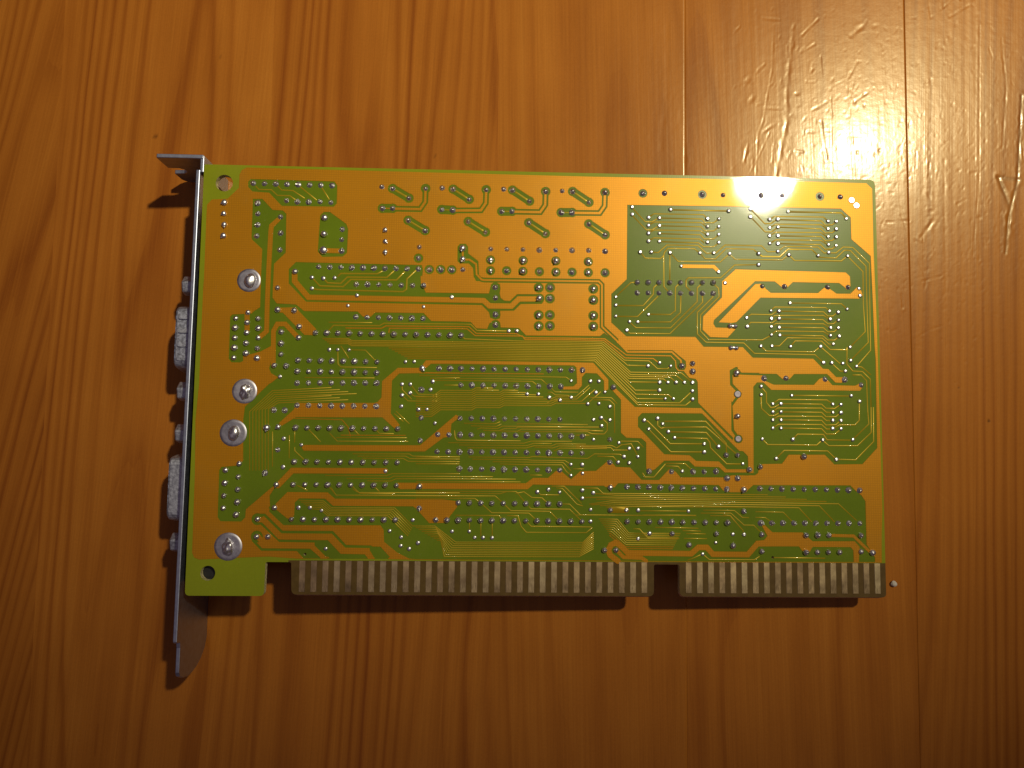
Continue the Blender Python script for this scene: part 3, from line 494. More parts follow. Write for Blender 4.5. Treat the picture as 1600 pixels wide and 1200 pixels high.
DENTS = [(107.7, 62.2, 0.8, 1.44, 20), (108.1, 58.2, 0.96, 0.8, 0), (100.6, 70.2, 0.48, 0.48, 0), (94.8, 72.6, 0.48, 0.48, 0), (40.8, 73.8, 0.32, 0.32, 0), (49.1, -42.7, 0.64, 0.96, 0), (40.5, -41.6, 0.48, 0.8, 0), (59.3, -49.2, 0.48, 0.96, 30), (77.3, -41.5, 1.12, 0.32, 0), (119.6, 56.7, 0.96, 0.8, 0), (76.0, 87.7, 1.12, 0.64, 0), (63.9, 91.3, 0.96, 1.6, -40), (64.9, 86.4, 0.96, 1.76, -35), (90.0, 85.5, 0.8, 0.96, 0), (92.4, 84.7, 0.48, 0.8, 0), (39.2, 90.5, 0.48, 0.8, 0), (39.8, 76.4, 0.8, 0.96, 0), (34.9, 96.3, 0.48, 0.64, 0), (37.3, 96.8, 0.64, 0.48, 0), (38.5, 82.3, 0.32, 0.8, 0), (112.3, -20.6, 0.8, 0.48, 20), (108.0, -13.1, 0.8, 0.48, 0), (111.3, -16.8, 0.8, 0.32, -30), (101.0, -23.8, 0.64, 0.48, 0)]
SPOTS = [(120.5, 7.2, 0.35), (96.0, 73.4, 0.36), (90.6, 72.9, 0.3), (94.8, 72.1, 0.2), (-13.7, 72.2, 0.35), (-68.9, 97.9, 0.3), (-84.9, 76.9, 0.4), (113.6, 15.2, 0.2)]
SEAMS = [-109.9, -55.5, 1.9, 48.5, 102.6]
CRUMB = (97.1, -31.5)


# ------------------------------------------------------------------ materials
def mat(name, base=(0.5, 0.5, 0.5), rough=0.5, metal=0.0, spec=0.5):
    m = bpy.data.materials.new(name); m.use_nodes = True
    p = m.node_tree.nodes['Principled BSDF']
    p.inputs['Base Color'].default_value = (*base, 1); p.inputs['Roughness'].default_value = rough
    p.inputs['Metallic'].default_value = metal; p.inputs['Specular IOR Level'].default_value = spec
    return m, m.node_tree.nodes, m.node_tree.links, p

def noise(N, Lk, vec, scale, detail=4.0, rough=0.55, dist=0.0, dim='3D'):
    n = N.new('ShaderNodeTexNoise'); n.noise_dimensions = dim
    n.inputs['Scale'].default_value = scale; n.inputs['Detail'].default_value = detail
    n.inputs['Roughness'].default_value = rough; n.inputs['Distortion'].default_value = dist
    if vec is not None: Lk.new(vec, n.inputs['Vector'])
    return n

def ramp(N, Lk, fac, stops):
    r = N.new('ShaderNodeValToRGB'); Lk.new(fac, r.inputs['Fac'])
    e = r.color_ramp.elements
    while len(e) < len(stops): e.new(0.5)
    for el, (p, c) in zip(e, stops):
        el.position = p; el.color = (*c, 1) if len(c) == 3 else c
    return r

def math_(N, Lk, op, a, b=None, clamp=False):
    m = N.new('ShaderNodeMath'); m.operation = op; m.use_clamp = clamp
    for i, v in enumerate((a, b)):
        if v is None: continue
        if isinstance(v, (int, float)): m.inputs[i].default_value = v
        else: Lk.new(v, m.inputs[i])
    return m.outputs[0]

def mixc(N, Lk, fac, a, b, mode='MIX'):
    m = N.new('ShaderNodeMix'); m.data_type = 'RGBA'; m.blend_type = mode
    if isinstance(fac, (int, float)): m.inputs[0].default_value = fac
    else: Lk.new(fac, m.inputs[0])
    for i, v in ((6, a), (7, b)):
        if isinstance(v, tuple): m.inputs[i].default_value = (*v, 1)
        else: Lk.new(v, m.inputs[i])
    return m.outputs[2]

def mapping(N, Lk, scale, loc=(0, 0, 0), coord='Object'):
    t = N.new('ShaderNodeTexCoord'); m = N.new('ShaderNodeMapping')
    m.inputs['Scale'].default_value = scale; m.inputs['Location'].default_value = loc
    Lk.new(t.outputs[coord], m.inputs['Vector']); return m.outputs[0]

def bump(N, Lk, p, height, strength, dist, normal=None):
    b = N.new('ShaderNodeBump'); b.inputs['Strength'].default_value = strength
    b.inputs['Distance'].default_value = dist; Lk.new(height, b.inputs['Height'])
    if normal is not None: Lk.new(normal, b.inputs['Normal'])
    if p is not None: Lk.new(b.outputs[0], p.inputs['Normal'])
    return b.outputs[0]

def wood_material():
    m, N, Lk, p = mat('varnished_pine', rough=0.3)
    t = N.new('ShaderNodeTexCoord')
    def attr(n):
        a = N.new('ShaderNodeAttribute'); a.attribute_name = n; return a.outputs['Fac']
    pid, stain, band, freq, lean = attr('plank_id'), attr('stain'), attr('band'), attr('ring_freq'), attr('lean')
    sep = N.new('ShaderNodeSeparateXYZ'); Lk.new(t.outputs['Object'], sep.inputs[0])
    off = math_(N, Lk, 'MULTIPLY', pid, 3.37)
    x = math_(N, Lk, 'ADD', sep.outputs[0], math_(N, Lk, 'MULTIPLY', sep.outputs[1], lean))
    def field(fx, fy, det, rgh, src=None):
        c = N.new('ShaderNodeCombineXYZ')
        Lk.new(math_(N, Lk, 'MULTIPLY', src or x, fx), c.inputs[0])
        Lk.new(math_(N, Lk, 'MULTIPLY', sep.outputs[1], fy), c.inputs[1]); Lk.new(off, c.inputs[2])
        return noise(N, Lk, c.outputs[0], 1.0, det, rgh).outputs['Fac']
    def sub(a, b): return math_(N, Lk, 'SUBTRACT', a, b)
    def mul(a, b): return math_(N, Lk, 'MULTIPLY', a, b)
    def add(a, b): return math_(N, Lk, 'ADD', a, b)
    # growth rings: uneven spacing, pale early wood ramping to a dark late-wood line
    ph = add(mul(x, freq), mul(sub(field(26.0, 2.0, 2.0, 0.5), 0.5), 13.0))
    ph = add(ph, mul(sub(field(120.0, 14.0, 2.0, 0.5), 0.5), 0.9))
    fr = math_(N, Lk, 'FRACT', ph)
    late = ramp(N, Lk, fr, [(0.0, (0.62,) * 3), (0.16, (0.20,) * 3), (0.38, (0.05,) * 3), (0.62, (0.35,) * 3), (0.86, (0.92,) * 3), (1.0, (0.66,) * 3)])
    cell = math_(N, Lk, 'FLOOR', ph)
    wn = N.new('ShaderNodeTexWhiteNoise'); wn.noise_dimensions = '2D'
    cv = N.new('ShaderNodeCombineXYZ'); Lk.new(cell, cv.inputs[0]); Lk.new(pid, cv.inputs[1]); Lk.new(cv.outputs[0], wn.inputs['Vector'])
    amp = add(mul(wn.outputs['Value'], 0.75), 0.35)
    ring = mul(mul(late.outputs[0], amp), band)
    fine = field(1500.0, 9.0, 3.0, 0.65)
    fib = field(4200.0, 45.0, 2.0, 0.6)
    broad = field(38.0, 2.5, 2.0, 0.5)
    k = math_(N, Lk, 'SUBTRACT', add(0.70, mul(sub(broad, 0.5), 0.55)), mul(ring, 0.85))
    k = add(k, mul(sub(fine, 0.5), 0.40))
    base = ramp(N, Lk, k, [(0.0, (0.180, 0.044, 0.0058)), (0.35, (0.275, 0.086, 0.0100)), (0.65, (0.352, 0.122, 0.0150)), (1.0, (0.428, 0.165, 0.023))])
    c2 = mixc(N, Lk, 0.30, base.outputs[0], ramp(N, Lk, fib, [(0.3, (0.38, 0.36, 0.34)), (0.7, (0.60, 0.60, 0.60))]).outputs[0], 'OVERLAY')
    blot = noise(N, Lk, t.outputs['Object'], 30.0, 4.0, 0.55).outputs['Fac']
    c3 = mixc(N, Lk, 0.45, c2, ramp(N, Lk, blot, [(0.3, (0.42, 0.39, 0.36)), (0.7, (0.57, 0.57, 0.57))]).outputs[0], 'OVERLAY')
    grit = noise(N, Lk, t.outputs['Object'], 1900.0, 3.0, 0.7).outputs['Fac']
    c3 = mixc(N, Lk, 0.30, c3, ramp(N, Lk, grit, [(0.3, (0.41, 0.41, 0.41)), (0.7, (0.58, 0.58, 0.58))]).outputs[0], 'OVERLAY')
    tint = ramp(N, Lk, math_(N, Lk, 'FRACT', mul(pid, 0.618)), [(0.0, (0.475, 0.465, 0.45)), (1.0, (0.53, 0.525, 0.52))])
    c4 = mixc(N, Lk, 0.6, c3, tint.outputs[0], 'OVERLAY')
    Lk.new(mixc(N, Lk, stain, c4, (0.035, 0.012, 0.004)), p.inputs['Base Color'])
    # varnish: satin body with a glossier top coat, faint orange peel, dust and open grain
    orange = noise(N, Lk, t.outputs['Object'], 520.0, 3.0, 0.55).outputs['Fac']
    dust = noise(N, Lk, t.outputs['Object'], 5200.0, 2.0, 0.7).outputs['Fac']
    rr = N.new('ShaderNodeMapRange'); rr.inputs[3].default_value = 0.25; rr.inputs[4].default_value = 0.33
    Lk.new(dust, rr.inputs[0]); Lk.new(rr.outputs[0], p.inputs['Roughness'])
    p.inputs['Specular IOR Level'].default_value = 0.23; p.inputs['Specular Tint'].default_value = (1.0, 0.87, 0.52, 1)
    p.inputs['Coat Weight'].default_value = 0.13; p.inputs['Coat Roughness'].default_value = 0.15
    h = add(mul(orange, 0.8), mul(fine, 0.5))
    nb = bump(N, Lk, p, h, 0.40, 0.00006)
    Lk.new(nb, p.inputs['Coat Normal'])
    return m

def mask_material(name, base, weave, var, metal=0.0, coat=0.45):
    """glossy solder mask; 'weave' sets how much of the glass cloth shows through"""
    m, N, Lk, p = mat(name, base, 0.25)
    v = mapping(N, Lk, (1, 1, 1))
    n1 = noise(N, Lk, v, 45.0, 3.0, 0.5)
    lo = tuple(c * (1 - var) for c in base); hi = tuple(min(1, c * (1 + var)) for c in base)
    col = ramp(N, Lk, n1.outputs['Fac'], [(0.3, lo), (0.7, hi)]).outputs[0]
    w = []
    for d in ('X', 'Y'):
        t = N.new('ShaderNodeTexWave'); t.bands_direction = d; t.wave_profile = 'SIN'
        t.inputs['Scale'].default_value = 600.0; t.inputs['Distortion'].default_value = 0.6
        t.inputs['Detail'].default_value = 1.0; t.inputs['Detail Scale'].default_value = 0.3
        Lk.new(v, t.inputs['Vector']); w.append(t.outputs['Fac'])
    g = math_(N, Lk, 'MULTIPLY', w[0], w[1])
    col = mixc(N, Lk, weave, col, ramp(N, Lk, g, [(0.0, (0.44, 0.44, 0.44)), (0.6, (0.54, 0.54, 0.54))]).outputs[0], 'OVERLAY')
    spk = noise(N, Lk, v, 2600.0, 2.0, 0.6).outputs['Fac']
    col = mixc(N, Lk, 0.22, col, ramp(N, Lk, spk, [(0.3, (0.42, 0.42, 0.42)), (0.7, (0.57, 0.57, 0.57))]).outputs[0], 'OVERLAY')
    # a little dust and dried flux
    du = ramp(N, Lk, noise(N, Lk, v, 1500.0, 3.0, 0.75).outputs['Fac'], [(0.66, (0, 0, 0)), (0.76, (1, 1, 1))]).outputs[0]
    fx = ramp(N, Lk, noise(N, Lk, v, 95.0, 5.0, 0.6).outputs['Fac'], [(0.55, (0, 0, 0)), (0.75, (1, 1, 1))]).outputs[0]
    col = mixc(N, Lk, math_(N, Lk, 'MULTIPLY', du, 0.16), col, (0.42, 0.36, 0.22))
    col = mixc(N, Lk, math_(N, Lk, 'MULTIPLY', fx, 0.10), col, (0.30, 0.24, 0.07))
    Lk.new(col, p.inputs['Base Color'])
    sm = noise(N, Lk, v, 130.0, 4.0, 0.6).outputs['Fac']
    rr = N.new('ShaderNodeMapRange'); rr.inputs[3].default_value = 0.03; rr.inputs[4].default_value = 0.065
    Lk.new(sm, rr.inputs[0])
    if metal:      # copper foil glowing through the lacquer
        p.inputs['Metallic'].default_value = metal; p.inputs['Roughness'].default_value = 0.40
        p.inputs['Specular IOR Level'].default_value = 0.2; p.inputs['Coat Weight'].default_value = coat; Lk.new(rr.outputs[0], p.inputs['Coat Roughness'])
    else:
        p.inputs['Roughness'].default_value = 0.28; p.inputs['Specular IOR Level'].default_value = 0.14
        p.inputs['Coat Weight'].default_value = 0.5; Lk.new(rr.outputs[0], p.inputs['Coat Roughness'])
    hh = math_(N, Lk, 'ADD', g, math_(N, Lk, 'MULTIPLY', noise(N, Lk, v, 900.0, 2.0).outputs['Fac'], 1.4))
    nb = bump(N, Lk, p, hh, 0.07, 0.00003)
    Lk.new(nb, p.inputs['Coat Normal'])
    return m

def metal_material(name, base, rough, rvar=0.15, nscale=2500.0, dark=0.35, bs=0.15):
    m, N, Lk, p = mat(name, base, rough, 1.0)
    t = N.new('ShaderNodeTexCoord'); oi = N.new('ShaderNodeObjectInfo')
    ad = N.new('ShaderNodeVectorMath'); ad.operation = 'ADD'
    Lk.new(t.outputs['Object'], ad.inputs[0]); Lk.new(oi.outputs['Location'], ad.inputs[1])
    n1 = noise(N, Lk, ad.outputs[0], nscale, 3.0, 0.6).outputs['Fac']
    col = ramp(N, Lk, n1, [(0.25, tuple(c * (1 - dark) for c in base)), (0.6, base)]).outputs[0]
    rnd = ramp(N, Lk, oi.outputs['Random'], [(0.0, (0.40, 0.40, 0.40)), (1.0, (0.60, 0.60, 0.60))]).outputs[0]
    col = mixc(N, Lk, 0.7, col, rnd, 'OVERLAY')
    Lk.new(col, p.inputs['Base Color'])
    rr = N.new('ShaderNodeMapRange'); rr.inputs[3].default_value = rough; rr.inputs[4].default_value = rough + rvar
    Lk.new(n1, rr.inputs[0]); Lk.new(rr.outputs[0], p.inputs['Roughness'])
    bump(N, Lk, p, n1, bs, 0.0001)
    return m

WOOD = wood_material()
MASK = mask_material('mask_over_glass_fibre', (0.115, 0.170, 0.004), 0.10, 0.10)
MASKL = mask_material('mask_over_clear_laminate', (0.222, 0.260, 0.006), 0.10, 0.08)
CUMASK = mask_material('mask_over_copper', (0.460, 0.196, 0.0010), 0.75, 0.06, 0.28)
TRACE = mask_material('mask_over_fine_trace', (0.330, 0.225, 0.007), 0.2, 0.06, 0.25, 0.10)
SOLDER = metal_material('solder', (0.86, 0.86, 0.90), 0.27)
DULL = metal_material('dull_tin', (0.30, 0.28, 0.33), 0.50, 0.2, 1200.0, 0.3)
TIN = metal_material('tinned_pad', (0.50, 0.49, 0.57), 0.38, 0.2, 900.0, 0.25)
ZINC = metal_material('zinc_plate', (0.50, 0.54, 0.66), 0.38, 0.12, 700.0, 0.15, 0.05)
SHELL = metal_material('worn_shell', (0.58, 0.61, 0.72), 0.42, 0.25, 1500.0, 0.55, 0.5)

def finger_material():
    m, N, Lk, p = mat('worn_contact', (0.5, 0.4, 0.25), 0.4, 1.0)
    t = N.new('ShaderNodeTexCoord'); oi = N.new('ShaderNodeObjectInfo')
    ad = N.new('ShaderNodeVectorMath'); ad.operation = 'ADD'
    Lk.new(t.outputs['Object'], ad.inputs[0]); Lk.new(oi.outputs['Location'], ad.inputs[1])
    mp = N.new('ShaderNodeMapping'); mp.inputs['Scale'].default_value = (9000, 500, 1); Lk.new(ad.outputs[0], mp.inputs[0])
    scr = noise(N, Lk, mp.outputs[0], 1.0, 3.0, 0.7).outputs['Fac']
    bl = noise(N, Lk, ad.outputs[0], 260.0, 3.0, 0.6).outputs['Fac']
    sep = N.new('ShaderNodeSeparateXYZ'); Lk.new(t.outputs['Object'], sep.inputs[0])
    wipe = N.new('ShaderNodeMapRange'); wipe.inputs[1].default_value = 0.0038; wipe.inputs[2].default_value = 0.0010
    Lk.new(sep.outputs[1], wipe.inputs[0])
    s2 = math_(N, Lk, 'MULTIPLY', ramp(N, Lk, scr, [(0.45, (0, 0, 0)), (0.62, (1, 1, 1))]).outputs[0], wipe.outputs[0])
    col = ramp(N, Lk, bl, [(0.3, (0.50, 0.375, 0.185)), (0.65, (0.80, 0.63, 0.33))]).outputs[0]
    col = mixc(N, Lk, math_(N, Lk, 'MULTIPLY', s2, 0.6), col, (0.10, 0.065, 0.035))
    rnd = ramp(N, Lk, oi.outputs['Random'], [(0.0, (0.43, 0.42, 0.41)), (1.0, (0.57, 0.57, 0.57))]).outputs[0]
    Lk.new(mixc(N, Lk, 0.8, col, rnd, 'OVERLAY'), p.inputs['Base Color'])
    rr = N.new('ShaderNodeMapRange'); rr.inputs[3].default_value = 0.28; rr.inputs[4].default_value = 0.42
    Lk.new(bl, rr.inputs[0]); Lk.new(rr.outputs[0], p.inputs['Roughness'])
    bump(N, Lk, p, scr, 0.35, 0.00004)
    return m
FINGER = finger_material()

def rough_mat(name, lo, hi, scale, rough, bs=0.4, bd=0.0001):
    m, N, Lk, p = mat(name, lo, rough)
    v = mapping(N, Lk, (1, 1, 1)); n1 = noise(N, Lk, v, scale, 4.0, 0.65).outputs['Fac']
    Lk.new(ramp(N, Lk, n1, [(0.32, lo), (0.68, hi)]).outputs[0], p.inputs['Base Color'])
    bump(N, Lk, p, n1, bs, bd); return m
EDGE = rough_mat('cut_glass_fibre', (0.26, 0.23, 0.08), (0.80, 0.72, 0.42), 1600.0, 0.7, 0.8, 0.0003)
BARE = rough_mat('bare_glass_fibre', (0.080, 0.046, 0.010), (0.108, 0.064, 0.016), 500.0, 0.6, 0.1)
BARE.node_tree.nodes['Principled BSDF'].inputs['Specular IOR Level'].default_value = 0.2
BEVEL = rough_mat('bevelled_edge', (0.20, 0.125, 0.085), (0.65, 0.46, 0.34), 1500.0, 0.6, 0.6, 0.0002)
PLASTIC = rough_mat('black_plastic', (0.012, 0.012, 0.014), (0.022, 0.022, 0.024), 900.0, 0.45, 0.1)
UNDER = rough_mat('component_side_mask', (0.05, 0.09, 0.012), (0.07, 0.11, 0.016), 400.0, 0.35, 0.1)
CRUMBM = rough_mat('grey_crumb', (0.38, 0.34, 0.30), (0.72, 0.68, 0.62), 2200.0, 0.6, 0.6, 0.0002)

# ------------------------------------------------------------------ object helpers
def link(name, me, parent=None, mats=(), smooth=False):
    o = bpy.data.objects.new(name, me); COL.objects.link(o)
    for m in mats:
        if m.name not in [x.name for x in me.materials if x]: me.materials.append(m)
    if smooth:
        me.polygons.foreach_set('use_smooth', [True] * len(me.polygons))
    if parent is not None: o.parent = parent
    return o

def mesh(name, verts, faces, fm=None):
    me = bpy.data.meshes.new(name); me.from_pydata(verts, [], faces)
    if fm is not None: me.polygons.foreach_set('material_index', fm)
    me.update(); return me

O0 = (-26.5, 0.0, -18.3)          # origin of the card frame (bracket base), board mm
def L3(x, y, z): return ((x - O0[0]) * MM, (y - O0[1]) * MM, (z - O0[2]) * MM)

def stroke(path, w, cap=True):
    """outline of a polyline of constant width with mitred bends"""
    P = [Vector(p) for p in path]; Q = [P[0]]
    for p in P[1:]:
        if (p - Q[-1]).length > 0.05: Q.append(p)
    P = Q
    if len(P) < 2: return circle(P[0][0], P[0][1], w / 2)
    h = w / 2; lft = []; rgt = []
    D = [(P[i + 1] - P[i]).normalized() for i in range(len(P) - 1)]
    for i, p in enumerate(P):
        if i == 0: d = D[0]; nrm = Vector((-d.y, d.x)); k = 1
        elif i == len(P) - 1: d = D[-1]; nrm = Vector((-d.y, d.x)); k = 1
        else:
            n0 = Vector((-D[i - 1].y, D[i - 1].x)); n1 = Vector((-D[i].y, D[i].x))
            nrm = (n0 + n1)
            if nrm.length < 0.3: nrm = n0; k = 1
            else:
                nrm.normalize(); k = min(1.6, 1 / max(0.3, nrm.dot(n0)))
        lft.append(p + nrm * h * k); rgt.append(p - nrm * h * k)
    out = list(lft)
    if cap and w > 0.5:
        d = D[-1]; a0 = math.atan2(d.y, d.x)
        out += [P[-1] + Vector((math.cos(a0 + t), math.sin(a0 + t))) * h for t in (1.05, 0.52, 0, -0.52, -1.05)]
    out += rgt[::-1]
    if cap and w > 0.5:
        d = -D[0]; a0 = math.atan2(d.y, d.x)
        out += [P[0] + Vector((math.cos(a0 + t), math.sin(a0 + t))) * h for t in (1.05, 0.52, 0, -0.52, -1.05)]
    return [(v[0], v[1]) for v in out]

def circle(x, y, r, n=16):
    return [(x + r * math.cos(2 * math.pi * (i + .5) / n), y + r * math.sin(2 * math.pi * (i + .5) / n)) for i in range(n)]

def paint(polys):
    """polys: ordered [(layer, outline)]; returns verts and triangles with the layer painted last"""
    V = []; F = []
    for _, pl in polys:
        if sum(pl[i - 1][0] * pl[i][1] - pl[i][0] * pl[i - 1][1] for i in range(len(pl))) < 0: pl = pl[::-1]
        i0 = len(V); V += [Vector(p) for p in pl]; F.append(list(range(i0, i0 + len(pl))))
    v, e, f, ov, oe, of = delaunay_2d_cdt(V, [], F, 1, 1e-4)
    tris = []; lay = []
    for t, o in zip(f, of):
        if not o: continue
        tris.append(t); lay.append(polys[max(o)][0])
    return v, tris, lay

def extrude_poly(outline, holes, conv, thick_a, thick_b):
    """flat sheet with holes: conv(u, v, t) -> xyz, t = thick_a / thick_b"""
    v, t, l = paint([(1, outline)] + [(0, h) for h in holes])
    t = [q for q, k in zip(t, l) if k == 1]
    nv = len(v); verts = [conv(p.x, p.y, thick_a) for p in v] + [conv(p.x, p.y, thick_b) for p in v]
    faces = [tuple(q) for q in t] + [tuple(nv + i for i in reversed(q)) for q in t]
    cnt = {}
    for q in t:
        for i in range(len(q)): cnt[(q[i], q[(i + 1) % len(q)])] = 1
    for (i, j) in cnt:
        if (j, i) not in cnt: faces.append((j, i, i + nv, j + nv))
    return verts, faces

# ------------------------------------------------------------------ table
def build_table():
    top = bpy.data.objects.new('table_top', None); COL.objects.link(top); top['kind'] = 'structure'
    xs = [-260.0, -165.0] + list(SEAMS) + [156.0, 250.0]
    Y0, Y1 = -200.0, 230.0
    # random small dents over the worn right-hand part
    nd = 1500
    dx = rng.uniform(60, 140, nd); dy = rng.normal(62, 34, nd)
    keep = rng.random(nd) < np.clip((dx - 55) / 45, 0.12, 1.0)
    dents = [(x, y, rng.uniform(.3, .9), rng.uniform(.18, .32), rng.normal(48, 35), rng.uniform(.005, .019)) for x, y in zip(dx[keep], dy[keep])]
    for _ in range(110):
        dents.append((rng.uniform(-2, 140), rng.uniform(-80, 115), rng.uniform(.25, .6), rng.uniform(.2, .3), rng.uniform(0, 180), rng.uniform(.004, .010)))
    for d in DENTS: dents.append((d[0], d[1], d[2] * .55, d[3] * .55, d[4], 0.028))
    grooves = [(pl, w * .55, d * .42) for pl, w, d in GROOVES]
    for _ in range(60):
        x = rng.uniform(60, 138); y = rng.normal(70, 30); a = rng.choice([rng.normal(0.5, .35), rng.normal(1.5, .2)]); l = rng.uniform(1.5, 6)
        grooves.append(([(x, y), (x + l * math.cos(a), y + l * math.sin(a))], rng.uniform(.2, .5), rng.uniform(.015, .045)))
    bands = [0.6, 0.6, 0.6, 0.62, 0.42, 0.40, 0.52, 0.6]
    freqs = [200.0, 330.0, 170.0, 190.0, 100.0, 80.0, 330.0, 200.0]
    leans = [-0.1, -0.19, -0.07, -0.05, 0.02, 0.03, -0.03, 0.0]
    for k in range(len(xs) - 1):
        x0, x1 = xs[k], xs[k + 1]
        step = 0.23 if x0 >= 40 and x1 < 200 else (0.55 if x0 > -130 and x1 < 200 else 4.0)
        gx = np.concatenate(([x0], np.linspace(x0 + .06, x1 - .06, max(3, int((x1 - x0) / step))), [x1]))
        vy0, vy1 = (-90.0, 125.0) if step < 4 else (Y0, Y1)
        gy = np.linspace(vy0, vy1, max(3, int((vy1 - vy0) / (step * 1.5))))
        if step < 4: gy = np.concatenate((np.linspace(Y0, vy0 - 2, 8), gy, np.linspace(vy1 + 2, Y1, 8)))
        X, Y = np.meshgrid(gx, gy); Z = np.zeros_like(X); S = np.zeros_like(X)
        # cupping of each stave, then uneven ripples in the varnish drawn out along the grain
        Z += 0.03 * np.sin((X - x0) / (x1 - x0) * math.pi)
        if step < 4:
            for sx_, sy_, am in ((7.0, 40.0, .012), (2.2, 30.0, .005), (.9, 14.0, .0028 if x0 > 40 else .0012), (1.6, 2.4, .0016 if x0 > 40 else .0006)):
                g = rng.normal(0, 1, (int((Y1 - Y0) / sy_) + 4, int((x1 - x0) / sx_) + 4))
                fx = (X - x0) / sx_ + 1; fy = (Y - Y0) / sy_ + 1; ix = fx.astype(int); iy = fy.astype(int)
                tx = fx - ix; ty = fy - iy; tx = tx * tx * (3 - 2 * tx); ty = ty * ty * (3 - 2 * ty)
                Z += am * ((g[iy, ix] * (1 - tx) + g[iy, ix + 1] * tx) * (1 - ty) + (g[iy + 1, ix] * (1 - tx) + g[iy + 1, ix + 1] * tx) * ty)
        if step < 4:
            for d in dents:
                R_ = 3.2 * max(d[2], d[3])
                if d[0] < x0 - R_ or d[0] > x1 + R_: continue
                i0, i1 = np.searchsorted(gx, (d[0] - R_, d[0] + R_)); j0, j1 = np.searchsorted(gy, (d[1] - R_, d[1] + R_))
                if i0 == i1 or j0 == j1: continue
                xx = X[j0:j1, i0:i1] - d[0]; yy = Y[j0:j1, i0:i1] - d[1]; c, s = math.cos(math.radians(d[4])), math.sin(math.radians(d[4]))
                u = (xx * c + yy * s) / d[2]; v = (-xx * s + yy * c) / d[3]; q = u * u + v * v
                Z[j0:j1, i0:i1] += d[5] * (-np.exp(-q) + 0.25 * np.exp(-(np.sqrt(q) - 1.7) ** 2 * 3))
            for pl, w, dep in grooves:
                bx0 = min(p[0] for p in pl) - 4 * w; bx1 = max(p[0] for p in pl) + 4 * w
                by0 = min(p[1] for p in pl) - 4 * w; by1 = max(p[1] for p in pl) + 4 * w
                i0, i1 = np.searchsorted(gx, (bx0, bx1)); j0, j1 = np.searchsorted(gy, (by0, by1))
                if i0 == i1 or j0 == j1: continue
                xx = X[j0:j1, i0:i1]; yy = Y[j0:j1, i0:i1]; D = np.full(xx.shape, 1e9)
                for (ax, ay), (bx, by) in zip(pl[:-1], pl[1:]):
                    vx, vy = bx - ax, by - ay; L2 = vx * vx + vy * vy + 1e-9
                    t = np.clip(((xx - ax) * vx + (yy - ay) * vy) / L2, 0, 1)
                    D = np.minimum(D, np.hypot(xx - ax - t * vx, yy - ay - t * vy))
                wob = w * (1 + .25 * np.sin(yy * 1.9 + xx))
                Z[j0:j1, i0:i1] += dep * (.65 + .35 * np.sin(yy * .8 + xx * 1.3)) * (-np.exp(-(D / (wob * .55)) ** 2) + 0.30 * np.exp(-((D - wob * 1.2) / (wob * .6)) ** 2))
                if dep >= .045: S[j0:j1, i0:i1] = np.maximum(S[j0:j1, i0:i1], .35 * np.exp(-(D / (w * .8)) ** 2))
            for sx, sy, sr in SPOTS:
                q = np.hypot(X - sx, Y - sy)
                S = np.maximum(S, np.clip(1.1 - q / sr * .8, 0, .75)); Z -= .05 * np.exp(-(q / sr) ** 2)
        # eased arris along each glue line
        Z[:, 0] -= .12 if x0 > 90 else (.05 if x0 > 30 else 0.0); Z[:, -1] -= .12 if x1 > 90 else (.05 if x1 > 30 else 0.0)
        ny, nx = X.shape
        V = np.stack((X, Y, Z), -1).reshape(-1, 3) * MM
        idx = np.arange(nx * ny).reshape(ny, nx)
        Fq = np.stack((idx[:-1, :-1], idx[:-1, 1:], idx[1:, 1:], idx[1:, :-1]), -1).reshape(-1, 4)
        # underside and edges so each stave is a solid board
        extra = []; nb_ = 0
        for ring_, ends in ((idx[0, ::-1], ((x0, Y0), (x1, Y0))), (idx[-1, :], ((x1, Y1), (x0, Y1))), (idx[:, 0], ((x0, Y1), (x0, Y0))), (idx[::-1, -1], ((x1, Y0), (x1, Y1)))):
            b_ = len(V); V = np.concatenate((V, V[ring_], np.array([(ex_, ey_, -22.0) for ex_, ey_ in ends]) * MM)); extra.append(list(range(b_, len(V))))
        b_ = len(V); V = np.concatenate((V, np.array([(x0, Y1, -22), (x1, Y1, -22), (x1, Y0, -22), (x0, Y0, -22)]) * MM)); extra.append([b_, b_ + 1, b_ + 2, b_ + 3])
        nq = len(Fq); loops = np.concatenate([Fq.ravel()] + [np.array(e) for e in extra])
        sizes = np.concatenate((np.full(nq, 4), [len(e) for e in extra]))
        me = bpy.data.meshes.new('plank'); me.vertices.add(len(V)); me.vertices.foreach_set('co', V.ravel())
        me.loops.add(len(loops)); me.loops.foreach_set('vertex_index', loops.astype(np.int32))
        me.polygons.add(len(sizes)); st = np.concatenate(([0], np.cumsum(sizes)[:-1]))
        me.polygons.foreach_set('loop_start', st.astype(np.int32))
        sm = np.ones(len(sizes), bool); sm[nq:] = False; me.polygons.foreach_set('use_smooth', sm)
        me.update(calc_edges=True)
        for nm, val in (('plank_id', np.full(len(V), float(k + 1))), ('stain', np.concatenate((S.ravel(), np.zeros(len(V) - S.size)))), ('band', np.full(len(V), bands[k % len(bands)])), ('ring_freq', np.full(len(V), freqs[k % len(freqs)])), ('lean', np.full(len(V), leans[k % len(leans)]))):
            a = me.attributes.new(nm, 'FLOAT', 'POINT'); a.data.foreach_set('value', val.astype(np.float32))
        o = link('plank', me, top, (WOOD,))
build_table()

# ------------------------------------------------------------------ the card
card = bpy.data.objects.new('expansion_card', None); COL.objects.link(card)
Mc = Matrix(CARD_ROT).to_4x4(); Mc.translation = Vector(CARD_LOC); card.matrix_world = Mc
card['label'] = 'green and orange circuit board card lying solder side up with a steel bracket'
card['category'] = 'circuit board'

